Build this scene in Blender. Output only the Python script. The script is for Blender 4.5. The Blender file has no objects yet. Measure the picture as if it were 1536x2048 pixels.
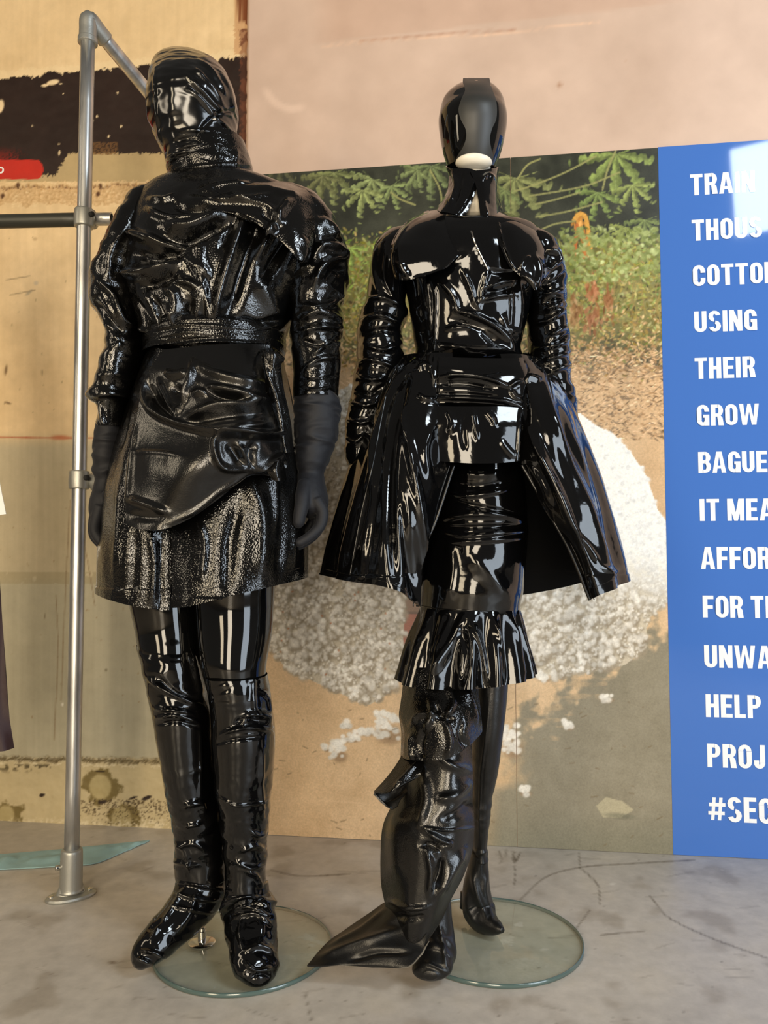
import bpy, bmesh, math
import numpy as np
from mathutils import Vector
from mathutils.bvhtree import BVHTree

# ---------------------------------------------------------------- camera
F = 1540.0; CX, CY = 768.0, 1024.0; CAMH = 0.78; PITCH = math.atan(91/1540)
scene = bpy.context.scene
col = scene.collection
cam_d = bpy.data.cameras.new('camera'); cam = bpy.data.objects.new('camera', cam_d); col.objects.link(cam)
cam_d.sensor_fit = 'VERTICAL'; cam_d.sensor_height = 36.0; cam_d.sensor_width = 27.0
cam_d.lens = F*36.0/2048.0; cam_d.clip_start = 0.05; cam_d.clip_end = 100
cam.location = (0, 0, CAMH); cam.rotation_euler = (math.pi/2+PITCH, 0, 0)
scene.camera = cam
scene.view_settings.view_transform = 'Standard'
try: scene.view_settings.look = 'None'
except Exception: pass
scene.view_settings.gamma = 1.0
scene.view_settings.use_curve_mapping = False
scene.view_settings.exposure = 0.0

# ---------------------------------------------------------------- world and lights
world = bpy.data.worlds.new('world'); scene.world = world; world.use_nodes = True
bg = world.node_tree.nodes['Background']; bg.inputs[0].default_value = (1.0, 0.93, 0.84, 1); bg.inputs[1].default_value = 0.11

def area_light(name, loc, target, sx, sy, radiance, color, spread=180):
    d = bpy.data.lights.new(name, 'AREA'); d.shape = 'RECTANGLE'; d.size = sx; d.size_y = sy
    d.energy = radiance*sx*sy*math.pi; d.color = color; d.spread = math.radians(spread)
    o = bpy.data.objects.new(name, d); col.objects.link(o); o.location = loc
    o.rotation_euler = (Vector(target)-Vector(loc)).to_track_quat('-Z', 'Y').to_euler()
    return o
# the shop windows behind and beside the photographer: daylight on the right, low warm sun from the left
area_light('window_light_pane', (1.88, -0.55, 2.98), (1.2, 2.0, 1.5), 0.95, 0.50, 24.0, (0.82, 0.92, 1.0))
area_light('window_light_cool', (2.30, -0.50, 1.15), (0.1, 1.9, 0.8), 1.15, 2.0, 7.5, (0.78, 0.89, 1.0))
area_light('window_light_warm', (-0.35, -3.0, 1.35), (0.0, 1.9, 0.8), 1.0, 2.5, 15.0, (1.0, 0.86, 0.66))
area_light('window_light_left', (-2.1, -2.2, 1.7), (0.0, 1.9, 0.9), 0.7, 2.2, 13.0, (1.0, 0.82, 0.56))
area_light('window_light_side', (-3.0, 0.5, 1.9), (-0.3, 1.8, 1.0), 0.35, 1.6, 7.0, (1.0, 0.84, 0.62))

# ---------------------------------------------------------------- helpers
def rays(px, py):
    px, py = np.broadcast_arrays(np.asarray(px, float), np.asarray(py, float))
    x = (px-CX)/F; z = (CY-py)/F; c, s = math.cos(PITCH), math.sin(PITCH)
    return np.stack([x, c-s*z+0*x, s+c*z], -1)
def at(px, py, Y):
    r = rays(px, py); t = np.asarray(Y, float)/r[..., 1]
    return r*t[..., None]+np.array([0, 0, CAMH])
def project(P):
    q = P-np.array([0, 0, CAMH]); c, s = math.cos(PITCH), math.sin(PITCH)
    d = c*q[..., 1]+s*q[..., 2]; u = -s*q[..., 1]+c*q[..., 2]
    return np.stack([CX+F*q[..., 0]/d, CY-F*u/d], -1)
def on_floor(px, py, z=0.0):
    r = rays(px, py); t = (z-CAMH)/r[..., 2]
    return r*t[..., None]+np.array([0, 0, CAMH])
WD = np.array([0.9912, -0.1322, 0.0]); WN = np.array([-0.1322, -0.9912, 0.0])   # wall direction, wall normal
W0 = on_floor(540., 1665.)
def on_wall(px, py, off=0.0):
    r = rays(px, py); c = np.array([0, 0, CAMH]); p0 = W0+WN*off
    t = ((p0-c)@WN)/(r@WN)
    return r*t[..., None]+c

def lin(c):
    c = np.asarray(c, float)/255.0
    return np.where(c <= 0.04045, c/12.92, ((c+0.055)/1.055)**2.4)

_rng = np.random.RandomState(7)
_perm = _rng.permutation(256); _perm = np.concatenate([_perm, _perm, _perm])
_g = _rng.randn(256, 3); _g /= np.linalg.norm(_g, axis=1)[:, None]
def perlin(P):
    P = np.asarray(P, float); shp = P.shape[:-1]; P = P.reshape(-1, 3)
    I = np.floor(P).astype(int); f = P-I; I &= 255; w = f*f*f*(f*(f*6-15)+10)
    out = np.zeros(len(P))
    for dx in (0, 1):
        for dy in (0, 1):
            for dz in (0, 1):
                h = _perm[_perm[_perm[(I[:, 0]+dx) & 255]+((I[:, 1]+dy) & 255)]+((I[:, 2]+dz) & 255)]
                g = _g[h]
                dd = g[:, 0]*(f[:, 0]-dx)+g[:, 1]*(f[:, 1]-dy)+g[:, 2]*(f[:, 2]-dz)
                ww = (w[:, 0] if dx else 1-w[:, 0])*(w[:, 1] if dy else 1-w[:, 1])*(w[:, 2] if dz else 1-w[:, 2])
                out += ww*dd
    return out.reshape(shp)
def fbm(P, o=4):
    a = 1.0; s = 0
    for k in range(o): s = s+a*perlin(P*2**k+17.3*k); a *= .5
    return s
def noise2(X, Y, f, seed=0.0, o=4):
    if X.ndim == 2 and X.size > 3e5 and abs(f*2**(o-1)*(X[0, 1]-X[0, 0])) < .55:      # smooth enough to work out on every second point
        A = noise2(X[::2, ::2], Y[::2, ::2], f, seed, o); h, w = X.shape; B = np.zeros(X.shape)
        A = np.pad(A, ((0, 1), (0, 1)), 'edge'); i, j = np.arange(h), np.arange(w); i2, j2 = i//2, j//2
        R = .5*(A[i2]+A[i2+(i & 1)]); return .5*(R[:, j2]+R[:, j2+(j & 1)])
    return fbm(np.stack([X*f, Y*f, np.zeros_like(X)+seed], -1), o)
def ridge(P, e=0.10):
    n = perlin(P); return 0.42-np.sqrt(n*n+e*e)
def smooth(a, b, x):
    t = np.clip((x-a)/(b-a), 0, 1); return t*t*(3-2*t)

def mesh_obj(name, V, Fc, mat=None, parent=None, smooth_=True, label=None):
    me = bpy.data.meshes.new(name)
    V = np.asarray(V, np.float32); me.vertices.add(len(V)); me.vertices.foreach_set('co', V.ravel())
    if isinstance(Fc, np.ndarray):
        n, k = Fc.shape
        me.loops.add(n*k); me.loops.foreach_set('vertex_index', Fc.astype(np.int32).ravel())
        me.polygons.add(n); me.polygons.foreach_set('loop_start', np.arange(0, n*k, k, dtype=np.int32))
        me.update(calc_edges=True)
    else:
        bpy.data.meshes.remove(me); me = bpy.data.meshes.new(name)
        me.from_pydata([tuple(map(float, v)) for v in V], [], [tuple(int(i) for i in f) for f in Fc]); me.update()
    me.polygons.foreach_set('use_smooth', np.full(len(me.polygons), smooth_))
    o = bpy.data.objects.new(name, me); col.objects.link(o)
    if mat: me.materials.append(mat)
    if parent: o.parent = parent
    if label: o['label'] = label
    return o
def set_color(o, rgb):
    me = o.data; a = me.color_attributes.new('print', 'FLOAT_COLOR', 'POINT')
    c = np.ones((len(me.vertices), 4), np.float32); c[:, :3] = rgb.reshape(-1, 3); a.data.foreach_set('color', c.ravel())
def empty(name, loc, label=None, cat=None, group=None):
    o = bpy.data.objects.new(name, None); col.objects.link(o); o.empty_display_size = .05; o.location = [float(v) for v in loc]
    if label: o['label'] = label
    if cat: o['category'] = cat
    if group: o['group'] = group
    return o
def grid_faces(nv, nu, closed=False):
    j = np.arange(nu if closed else nu-1); i = np.arange(nv-1)
    I, J = np.meshgrid(i, j, indexing='ij'); J2 = (J+1) % nu
    return np.stack([I*nu+J, I*nu+J2, (I+1)*nu+J2, (I+1)*nu+J], -1).reshape(-1, 4)
def grid_normals(G, closed):
    if closed: du = np.roll(G, -1, 1)-np.roll(G, 1, 1)
    else: du = np.gradient(G, axis=1)
    dv = np.gradient(G, axis=0); n = np.cross(du, dv)
    l = np.linalg.norm(n, axis=-1, keepdims=True); return n/np.maximum(l, 1e-9)
def spline(D, n, closed=False):
    """cubic through the rows of D (m,...) resampled to n, chord-length parameter"""
    D = np.asarray(D, float); m = len(D); sh = D.shape[1:]; A = D.reshape(m, -1)
    if closed: A = np.concatenate([A[-2:], A, A[:3]]); 
    t = np.concatenate([[0], np.cumsum(np.sqrt((np.diff(A, axis=0)**2).sum(1)/A.shape[1])+1e-6)])
    T = np.zeros_like(A)
    for i in range(len(A)):
        a, b = max(i-1, 0), min(i+1, len(A)-1); T[i] = (A[b]-A[a])/(t[b]-t[a])
        if 0 < i < len(A)-1:   # limit overshoot
            s1 = (A[i]-A[i-1])/(t[i]-t[i-1]); s2 = (A[i+1]-A[i])/(t[i+1]-t[i])
            lim = 2.2*np.minimum(abs(s1), abs(s2))+0.35*np.maximum(abs(s1), abs(s2)); T[i] = np.clip(T[i], -lim, lim)
    t0, t1 = (t[2], t[2+m]) if closed else (t[0], t[-1])
    x = np.linspace(t0, t1, n, endpoint=not closed)
    k = np.clip(np.searchsorted(t, x, side='right')-1, 0, len(A)-2); h = (t[k+1]-t[k])[:, None]; s = ((x-t[k])[:, None])/h
    r = (2*s**3-3*s**2+1)*A[k]+(s**3-2*s**2+s)*h*T[k]+(-2*s**3+3*s**2)*A[k+1]+(s**3-s**2)*h*T[k+1]
    return r.reshape((n,)+sh)
def strokes(G, N, S):
    """real folds laid along polylines seen in the photograph: (points, width, height mm)"""
    p = project(G); v = G-np.array([0, 0, CAMH]); v /= np.linalg.norm(v, axis=-1, keepdims=True)
    face = np.clip(-(N*v).sum(-1)*3, 0, 1); out = np.zeros(G.shape[:-1])
    for pts, w, amp in S:
        q = spline(np.array(pts, float), max(6, 4*len(pts))) if len(pts) > 2 else np.array(pts, float)
        best = np.full(out.shape, 1e9); tt = np.zeros(out.shape); n = len(q)-1
        x0, y0 = q.min(0)-3*w; x1, y1 = q.max(0)+3*w
        m = (p[..., 0] > x0) & (p[..., 0] < x1) & (p[..., 1] > y0) & (p[..., 1] < y1)
        if not m.any(): continue
        pm = p[m]; b = np.full(len(pm), 1e9); tb = np.zeros(len(pm))
        for i in range(n):
            a, c = q[i], q[i+1]; d = c-a; s = np.clip(((pm-a)@d)/max(d@d, 1e-9), 0, 1)
            e = pm-a-s[:, None]*d; r = np.hypot(e[:, 0], e[:, 1]); k = r < b; b[k] = r[k]; tb[k] = (i+s[k])/n
        prof = np.exp(-(b/w)**2)*np.minimum(1, 4*np.minimum(tb+.06, 1.06-tb))
        out[m] += amp*.001*prof*face[m]
    return out
def creases(P, fr, seed, warp=0.35, e=.08):
    q = P*np.array(fr)+seed
    w = np.stack([perlin(q*.7+5.1), perlin(q*.7+9.7), perlin(q*.7+2.3)], -1)
    return ridge(q+warp*2*w, e)
def shell(name, G, mat, parent, closed=False, thick=0.0, disp=None, S=None, out_from=None, label=None, cap=(False, False), inner=None):
    """mesh from a (nv,nu,3) grid, displaced, given thickness on its inner side"""
    nv, nu = G.shape[:2]; N = grid_normals(G, closed)
    if out_from is None:
        if closed: ref = G-G.mean(1, keepdims=True)
        else: ref = np.array([0, 0, CAMH])-G
    else: ref = G-np.array(out_from)
    flip = (N*ref).sum() < 0
    if flip: N = -N
    d = np.zeros((nv, nu))
    if disp is not None: d = d+disp(G, N)
    if S: d = d+strokes(G, N, S)
    V = G+N*d[..., None]; Fc = grid_faces(nv, nu, closed)
    if not flip: Fc = Fc   # face order gives du x dv
    if flip: Fc = Fc[:, ::-1]
    vs = V.reshape(-1, 3); fs = [Fc]
    if thick > 0:
        N2 = grid_normals(V, closed); N2 = -N2 if flip else N2
        B = (V-N2*thick).reshape(-1, 3); n0 = len(vs); vs = np.concatenate([vs, B]); fs.append(Fc[:, ::-1]+n0)
        idx = np.arange(nv*nu).reshape(nv, nu)
        def strip(e, rev):
            e2 = np.roll(e, -1) if closed else None
            a, b = (e, e2) if closed else (e[:-1], e[1:])
            q = np.stack([a, b, b+n0, a+n0], -1); return q[:, ::-1] if rev else q
        fs.append(strip(idx[0], not flip)); fs.append(strip(idx[-1], flip))
        if not closed:
            for e, r in ((idx[:, 0], flip), (idx[:, -1], not flip)):
                q = np.stack([e[:-1], e[1:], e[1:]+n0, e[:-1]+n0], -1); fs.append(q[:, ::-1] if r else q)
    elif closed:
        for en, row in ((0, 0), (1, nv-1)):
            if cap[en]:
                c = V[row].mean(0); ci = len(vs); vs = np.concatenate([vs, c[None]])
                e = np.arange(nu)+row*nu; q = np.stack([e, np.roll(e, -1), np.full(nu, ci), np.full(nu, ci)], -1)
                # triangles as degenerate-free: store separately
                fs.append(('t', q[:, :3][:, ::-1] if (en == 0) != flip else q[:, :3]))
    tris = [f[1] for f in fs if isinstance(f, tuple)]; quads = [f for f in fs if not isinstance(f, tuple)]
    me = bpy.data.meshes.new(name); vs = np.asarray(vs, np.float32)
    me.vertices.add(len(vs)); me.vertices.foreach_set('co', vs.ravel())
    li = np.concatenate([q.ravel() for q in quads]+[t.ravel() for t in tris]).astype(np.int32)
    nq = sum(len(q) for q in quads); nt = sum(len(t) for t in tris)
    me.loops.add(len(li)); me.loops.foreach_set('vertex_index', li)
    st = np.concatenate([np.arange(nq)*4, nq*4+np.arange(nt)*3]).astype(np.int32)
    me.polygons.add(nq+nt); me.polygons.foreach_set('loop_start', st); me.update(calc_edges=True); me.validate()
    me.polygons.foreach_set('use_smooth', np.ones(len(me.polygons), bool))
    if inner is not None and thick > 0:
        mi = np.zeros(len(me.polygons), np.int32); mi[len(quads[0]):2*len(quads[0])] = 1
    if thick > 0:
        try:
            me.set_sharp_from_angle(angle=math.radians(60))
        except Exception: pass
    o = bpy.data.objects.new(name, me); col.objects.link(o); me.materials.append(mat); o.parent = parent
    if inner is not None and thick > 0: me.materials.append(inner); me.polygons.foreach_set('material_index', mi)
    if label: o['label'] = label
    return o
def rings(R, nu=96, nv=160, p=2.0):
    """R rows: (py, xl, xr, Y, half depth[, dy tilt[, front drop]]) -> closed grid; rows in the picture, real depth from Y"""
    A = np.array([list(r)+[0]*(7-len(r)) for r in R], float); sc = np.array([1, 1, 1, 1000, 1000, 1., 1.])
    A = spline(A*sc, nv)/sc
    th = np.linspace(0, 2*math.pi, nu, endpoint=False); c, s = np.cos(th), np.sin(th)
    c = np.sign(c)*abs(c)**(2/p); s = np.sign(s)*abs(s)**(2/p)
    cen = at((A[:, 1]+A[:, 2])/2, A[:, 0], A[:, 3]); w = (A[:, 2]-A[:, 1])/2*A[:, 3]/F
    G = np.zeros((nv, nu, 3)); G[..., 0] = cen[:, None, 0]+w[:, None]*c; G[..., 1] = A[:, 3][:, None]-A[:, 4][:, None]*s
    G[..., 2] = cen[:, None, 2]-(A[:, 5][:, None]*c+A[:, 6][:, None]*np.maximum(s, 0))*A[:, 3][:, None]/F
    return G
def pipe(P, Ra, Rb=None, nu=24, nv=None, side=None):
    """closed grid along a 3D path; Ra across the picture, Rb in depth"""
    P = np.asarray(P, float); Ra = np.asarray(Ra, float); Rb = Ra if Rb is None else np.asarray(Rb, float)
    A = np.concatenate([P, Ra[:, None], Rb[:, None]], 1); nv = nv or max(8, 6*len(P))
    if nv > len(P): A = spline(A, nv)
    P = A[:, :3]; T = np.gradient(P, axis=0); T /= np.linalg.norm(T, axis=1)[:, None]
    yv = np.array([0, 1., 0]) if side is None else np.array(side, float)
    a = np.cross(T, yv); a /= np.maximum(np.linalg.norm(a, axis=1), 1e-6)[:, None]; b = np.cross(a, T)
    th = np.linspace(0, 2*math.pi, nu, endpoint=False)
    return P[:, None]+A[:, 3][:, None, None]*a[:, None]*np.cos(th)[None, :, None]+A[:, 4][:, None, None]*b[:, None]*np.sin(th)[None, :, None]
def sheet_grid(rows, nu, nv):
    """rows (top to bottom) of (px,py,Y); each row may have its own number of points"""
    R = [spline(at(np.array(r, float)[:, 0], np.array(r, float)[:, 1], np.array(r, float)[:, 2]), nu) for r in rows]
    return spline(np.array(R), nv) if len(R) > 2 else spline(np.array(R), nv)
def fuse(grids, voxel, name, mat, parent, iters=3, caps=True, label=None, post=None):
    """closed tubes joined into one continuous skin (voxel remesh of their union)"""
    bm = bmesh.new()
    for G in grids:
        nv, nu = G.shape[:2]; vs = [bm.verts.new(p) for p in G.reshape(-1, 3)]
        for i in range(nv-1):
            for j in range(nu):
                j2 = (j+1) % nu; bm.faces.new((vs[i*nu+j], vs[i*nu+j2], vs[(i+1)*nu+j2], vs[(i+1)*nu+j]))
        bm.faces.new([vs[j] for j in range(nu)][::-1]); bm.faces.new([vs[(nv-1)*nu+j] for j in range(nu)])
    bmesh.ops.recalc_face_normals(bm, faces=bm.faces)
    me = bpy.data.meshes.new(name); bm.to_mesh(me); bm.free()
    o = bpy.data.objects.new(name, me); col.objects.link(o)
    m = o.modifiers.new('r', 'REMESH'); m.mode = 'VOXEL'; m.voxel_size = voxel; m.use_smooth_shade = True
    m2 = o.modifiers.new('s', 'SMOOTH'); m2.factor = .5; m2.iterations = iters
    dg = bpy.context.evaluated_depsgraph_get(); me2 = bpy.data.meshes.new_from_object(o.evaluated_get(dg))
    o.modifiers.clear(); o.data = me2; bpy.data.meshes.remove(me); me2.name = name
    me2.materials.clear(); me2.materials.append(mat); me2.polygons.foreach_set('use_smooth', np.ones(len(me2.polygons), bool))
    o.parent = parent
    if label: o['label'] = label
    if post:
        n = len(me2.vertices); co = np.zeros(n*3, np.float32); me2.vertices.foreach_get('co', co); co = co.reshape(-1, 3).astype(float)
        no = np.zeros(n*3, np.float32); me2.vertices.foreach_get('normal', no); no = no.reshape(-1, 3).astype(float)
        co += no*post(co, no)[:, None]; me2.vertices.foreach_set('co', co.astype(np.float32).ravel()); me2.update()
    return o
def tube_obj(name, P, r, mat, parent, nu=12, nv=None, label=None, cap=True):
    P = np.asarray(P, float); r = np.full(len(P), r) if np.isscalar(r) else np.array(r)
    d = P[-1]-P[0]; side = (0, 1, 0) if abs(d[1]) < .7*np.linalg.norm(d) else (0, 0, 1)
    return shell(name, pipe(P, r, nu=nu, nv=nv, side=side), mat, parent, closed=True, cap=(cap, cap), label=label)
def lathe(name, prof, centre, mat, parent, nu=48, label=None, squash=1.0, rot=0.0, smooth_=True):
    """prof: (radius, z); closed solid of revolution"""
    th = np.linspace(0, 2*math.pi, nu, endpoint=False); A = np.array(prof, float)
    x = A[:, 0][:, None]*np.cos(th); y = A[:, 0][:, None]*np.sin(th)*squash
    c, s = math.cos(rot), math.sin(rot)
    V = np.stack([centre[0]+x*c-y*s, centre[1]+x*s+y*c, centre[2]+np.repeat(A[:, 1][:, None], nu, 1)], -1)
    Fc = [tuple(f) for f in grid_faces(len(A), nu, True)]
    n = len(A)*nu; Fc.append(tuple(range(nu))[::-1]); Fc.append(tuple(range(n-nu, n)))
    o = mesh_obj(name, V.reshape(-1, 3), Fc, mat, parent, smooth_, label)
    o.data.set_sharp_from_angle(angle=math.radians(40)); return o
def box_obj(name, c, s, mat, parent=None, rotz=0.0, bevel=0.0, label=None):
    bm = bmesh.new(); bmesh.ops.create_cube(bm, size=1.0); bmesh.ops.scale(bm, vec=s, verts=bm.verts)
    if bevel: bmesh.ops.bevel(bm, geom=bm.edges[:], offset=bevel, segments=2, affect='EDGES')
    bmesh.ops.rotate(bm, cent=(0, 0, 0), matrix=__import__('mathutils').Matrix.Rotation(rotz, 3, 'Z'), verts=bm.verts)
    bmesh.ops.translate(bm, vec=c, verts=bm.verts); me = bpy.data.meshes.new(name); bm.to_mesh(me); bm.free()
    o = bpy.data.objects.new(name, me); col.objects.link(o); me.materials.append(mat); o.parent = parent
    if label: o['label'] = label
    return o

# ---------------------------------------------------------------- materials
def new_mat(name):
    m = bpy.data.materials.new(name); m.use_nodes = True; nt = m.node_tree
    return m, nt, nt.nodes['Principled BSDF']
def noise_bump(nt, b, layers, normal_in='Normal'):
    """layers: (type, scale, strength, distance)"""
    tc = nt.nodes.new('ShaderNodeTexCoord'); prev = None
    for typ, sc, st, di in layers:
        if typ == 'noise':
            t = nt.nodes.new('ShaderNodeTexNoise'); t.inputs['Scale'].default_value = sc; t.inputs['Detail'].default_value = 3; out = t.outputs[0]
        else:
            t = nt.nodes.new('ShaderNodeTexVoronoi'); t.inputs['Scale'].default_value = sc
            if typ == 'crackle': t.feature = 'SMOOTH_F1'
            out = t.outputs['Distance']
        nt.links.new(tc.outputs['Object'], t.inputs['Vector'])
        bu = nt.nodes.new('ShaderNodeBump'); bu.inputs['Strength'].default_value = st; bu.inputs['Distance'].default_value = di
        nt.links.new(out, bu.inputs['Height'])
        if prev: nt.links.new(prev, bu.inputs['Normal'])
        prev = bu.outputs[0]
    nt.links.new(prev, b.inputs[normal_in])
    return prev
def simple(name, rgb, rough=.5, metal=0.0, layers=None, spec=None, coat=0, sheen=0, ior=None, raw=False):
    m, nt, b = new_mat(name); c = rgb if raw else lin(rgb)
    b.inputs['Base Color'].default_value = (*c, 1); b.inputs['Roughness'].default_value = rough; b.inputs['Metallic'].default_value = metal
    if spec is not None: b.inputs['Specular IOR Level'].default_value = spec
    if coat: b.inputs['Coat Weight'].default_value = coat; b.inputs['Coat Roughness'].default_value = .04
    if sheen: b.inputs['Sheen Weight'].default_value = sheen; b.inputs['Sheen Roughness'].default_value = .4
    if ior: b.inputs['IOR'].default_value = ior
    if layers: noise_bump(nt, b, layers)
    return m
M = {}
M['patent'] = simple('black_patent_vinyl', (.0022, .0022, .0024), .07, layers=[('noise', 24, .22, .004), ('noise', 200, .035, .0006)], ior=1.54, raw=True)
M['crinkle'] = simple('crinkled_patent_leather', (.0024, .0023, .0022), .10, layers=[('noise', 30, .25, .004), ('crackle', 380, .42, .0014)], ior=1.53, raw=True)
M['jacket'] = simple('crinkled_jacket_leather', (.0022, .0021, .0020), .11, layers=[('noise', 34, .3, .004), ('crackle', 420, .30, .0010)], ior=1.6, raw=True)
M['leather'] = simple('black_soft_leather', (.0024, .0023, .0022), .22, layers=[('noise', 40, .3, .003), ('crackle', 520, .28, .0008)], ior=1.6, raw=True)
M['matte_leather'] = simple('black_matte_leather', (.0045, .0045, .0044), .34, layers=[('noise', 45, .35, .003), ('crackle', 700, .3, .0006)], ior=1.5, raw=True)
M['glove'] = simple('navy_black_stretch_jersey', (.0024, .0029, .0060), .7, layers=[('noise', 60, .3, .003), ('noise', 1500, .2, .0003)], sheen=.06, raw=True)
M['leg'] = simple('black_glossy_legging', (.003, .003, .003), .06, layers=[('noise', 6, .12, .006)], ior=1.53, raw=True)
M['hood'] = simple('black_stretch_vinyl_hood', (.0026, .0026, .0026), .15, layers=[('noise', 12, .15, .005), ('noise', 500, .05, .0004)], ior=1.6, raw=True)
M['lacquer'] = simple('black_gloss_lacquer', (.003, .003, .003), .025, ior=1.53, raw=True)
M['strip'] = simple('charcoal_matte_vinyl', (.028, .028, .026), .45, raw=True)
M['skin_white'] = simple('ivory_mannequin_skin', (226, 218, 200), .35)
M['inner'] = simple('matt_black_lining', (.0022, .0022, .0022), .85, spec=.15, raw=True)
M['seam'] = simple('black_seam_piping', (.004, .004, .004), .12, ior=1.53, raw=True)
M['lining'] = simple('greyish_lining', (120, 112, 98), .7)

def galvanised():
    m, nt, b = new_mat('galvanised_steel'); b.inputs['Metallic'].default_value = .9; b.inputs['Roughness'].default_value = .34
    tc = nt.nodes.new('ShaderNodeTexCoord'); mp = nt.nodes.new('ShaderNodeMapping'); mp.inputs['Scale'].default_value = (30, 30, 6)
    n = nt.nodes.new('ShaderNodeTexNoise'); n.inputs['Scale'].default_value = 1.5; n.inputs['Detail'].default_value = 6
    r = nt.nodes.new('ShaderNodeValToRGB'); r.color_ramp.elements[0].position = .3; r.color_ramp.elements[0].color = (*lin((165, 165, 164)), 1)
    r.color_ramp.elements[1].position = .7; r.color_ramp.elements[1].color = (*lin((222, 222, 220)), 1)
    nt.links.new(tc.outputs['Object'], mp.inputs[0]); nt.links.new(mp.outputs[0], n.inputs['Vector']); nt.links.new(n.outputs[0], r.inputs[0]); nt.links.new(r.outputs[0], b.inputs['Base Color'])
    return m
M['galv'] = galvanised()
M['cast'] = simple('cast_grey_fitting', (168, 168, 162), .42, .75, layers=[('noise', 300, .3, .0008)])
M['rail'] = simple('dark_grey_rail', (62, 62, 56), .4, .3, layers=[('noise', 200, .2, .0005)])
M['chrome'] = simple('polished_chrome', (215, 212, 205), .12, 1.0)
M['hole'] = simple('dark_screw_recess', (18, 18, 18), .8)

def glass_mat(name, tint, rough=.02, ior=1.45, refl=1.0):
    m = bpy.data.materials.new(name); m.use_nodes = True; nt = m.node_tree; nt.nodes.clear()
    out = nt.nodes.new('ShaderNodeOutputMaterial'); mix = nt.nodes.new('ShaderNodeMixShader'); fr = nt.nodes.new('ShaderNodeFresnel'); fr.inputs[0].default_value = ior
    tr = nt.nodes.new('ShaderNodeBsdfTransparent'); tr.inputs[0].default_value = (*tint, 1); gl = nt.nodes.new('ShaderNodeBsdfGlossy'); gl.inputs['Roughness'].default_value = rough
    gl.inputs[0].default_value = (refl, refl, refl, 1)
    geo = nt.nodes.new('ShaderNodeNewGeometry'); inv = nt.nodes.new('ShaderNodeMath'); inv.operation = 'SUBTRACT'; inv.inputs[0].default_value = 1; nt.links.new(geo.outputs['Backfacing'], inv.inputs[1])
    mu = nt.nodes.new('ShaderNodeMath'); mu.operation = 'MULTIPLY'; nt.links.new(fr.outputs[0], mu.inputs[0]); nt.links.new(inv.outputs[0], mu.inputs[1]); nt.links.new(mu.outputs[0], mix.inputs[0]); nt.links.new(tr.outputs[0], mix.inputs[1]); nt.links.new(gl.outputs[0], mix.inputs[2]); nt.links.new(mix.outputs[0], out.inputs[0])
    return m
M['glass'] = glass_mat('clear_greenish_glass', (.93, .955, .93))
M['glass_edge'] = simple('polished_glass_edge', (78, 96, 92), .12, spec=.8)

def attr_mat(name, rough, fine=None, spec=.5, bumps=None, var=.12, vs=(40, 40, 40)):
    m, nt, b = new_mat(name); a = nt.nodes.new('ShaderNodeAttribute'); a.attribute_name = 'print'
    b.inputs['Roughness'].default_value = rough; b.inputs['Specular IOR Level'].default_value = spec
    tc = nt.nodes.new('ShaderNodeTexCoord'); mp = nt.nodes.new('ShaderNodeMapping'); mp.inputs['Scale'].default_value = vs
    n = nt.nodes.new('ShaderNodeTexNoise'); n.inputs['Scale'].default_value = 1; n.inputs['Detail'].default_value = 5; n.inputs['Roughness'].default_value = .65
    mr = nt.nodes.new('ShaderNodeMapRange'); mr.inputs[1].default_value = .3; mr.inputs[2].default_value = .7; mr.inputs[3].default_value = 1-var; mr.inputs[4].default_value = 1+var
    mx = nt.nodes.new('ShaderNodeVectorMath'); mx.operation = 'SCALE'
    nt.links.new(tc.outputs['Object'], mp.inputs[0]); nt.links.new(mp.outputs[0], n.inputs['Vector']); nt.links.new(n.outputs[0], mr.inputs[0])
    nt.links.new(a.outputs['Color'], mx.inputs[0]); nt.links.new(mr.outputs[0], mx.inputs['Scale']); nt.links.new(mx.outputs[0], b.inputs['Base Color'])
    if bumps: noise_bump(nt, b, bumps)
    return m
M['wall_paint'] = attr_mat('flaking_cream_paint', .55, spec=.35, bumps=[('noise', 25, .12, .004), ('noise', 220, .12, .0008)], var=.06, vs=(22, 22, 22))
M['plaster'] = attr_mat('pink_plaster', .6, spec=.3, bumps=[('noise', 8, .12, .006), ('noise', 160, .08, .0008)], var=.05, vs=(6, 6, 6))
M['print'] = attr_mat('satin_photo_print', .30, spec=.4, var=.13, vs=(190, 190, 190))
M['floor'] = attr_mat('worn_grey_concrete', .42, spec=.45, bumps=[('noise', 18, .08, .003), ('noise', 300, .12, .0006)], var=.10, vs=(30, 30, 30))
M['blue'] = simple('blue_print_panel', (68, 112, 188), .045, spec=.5)
M['white_print'] = simple('white_lettering', (236, 238, 240), .08)
M['board_edge'] = simple('pale_board_edge', (150, 140, 120), .6)

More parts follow.
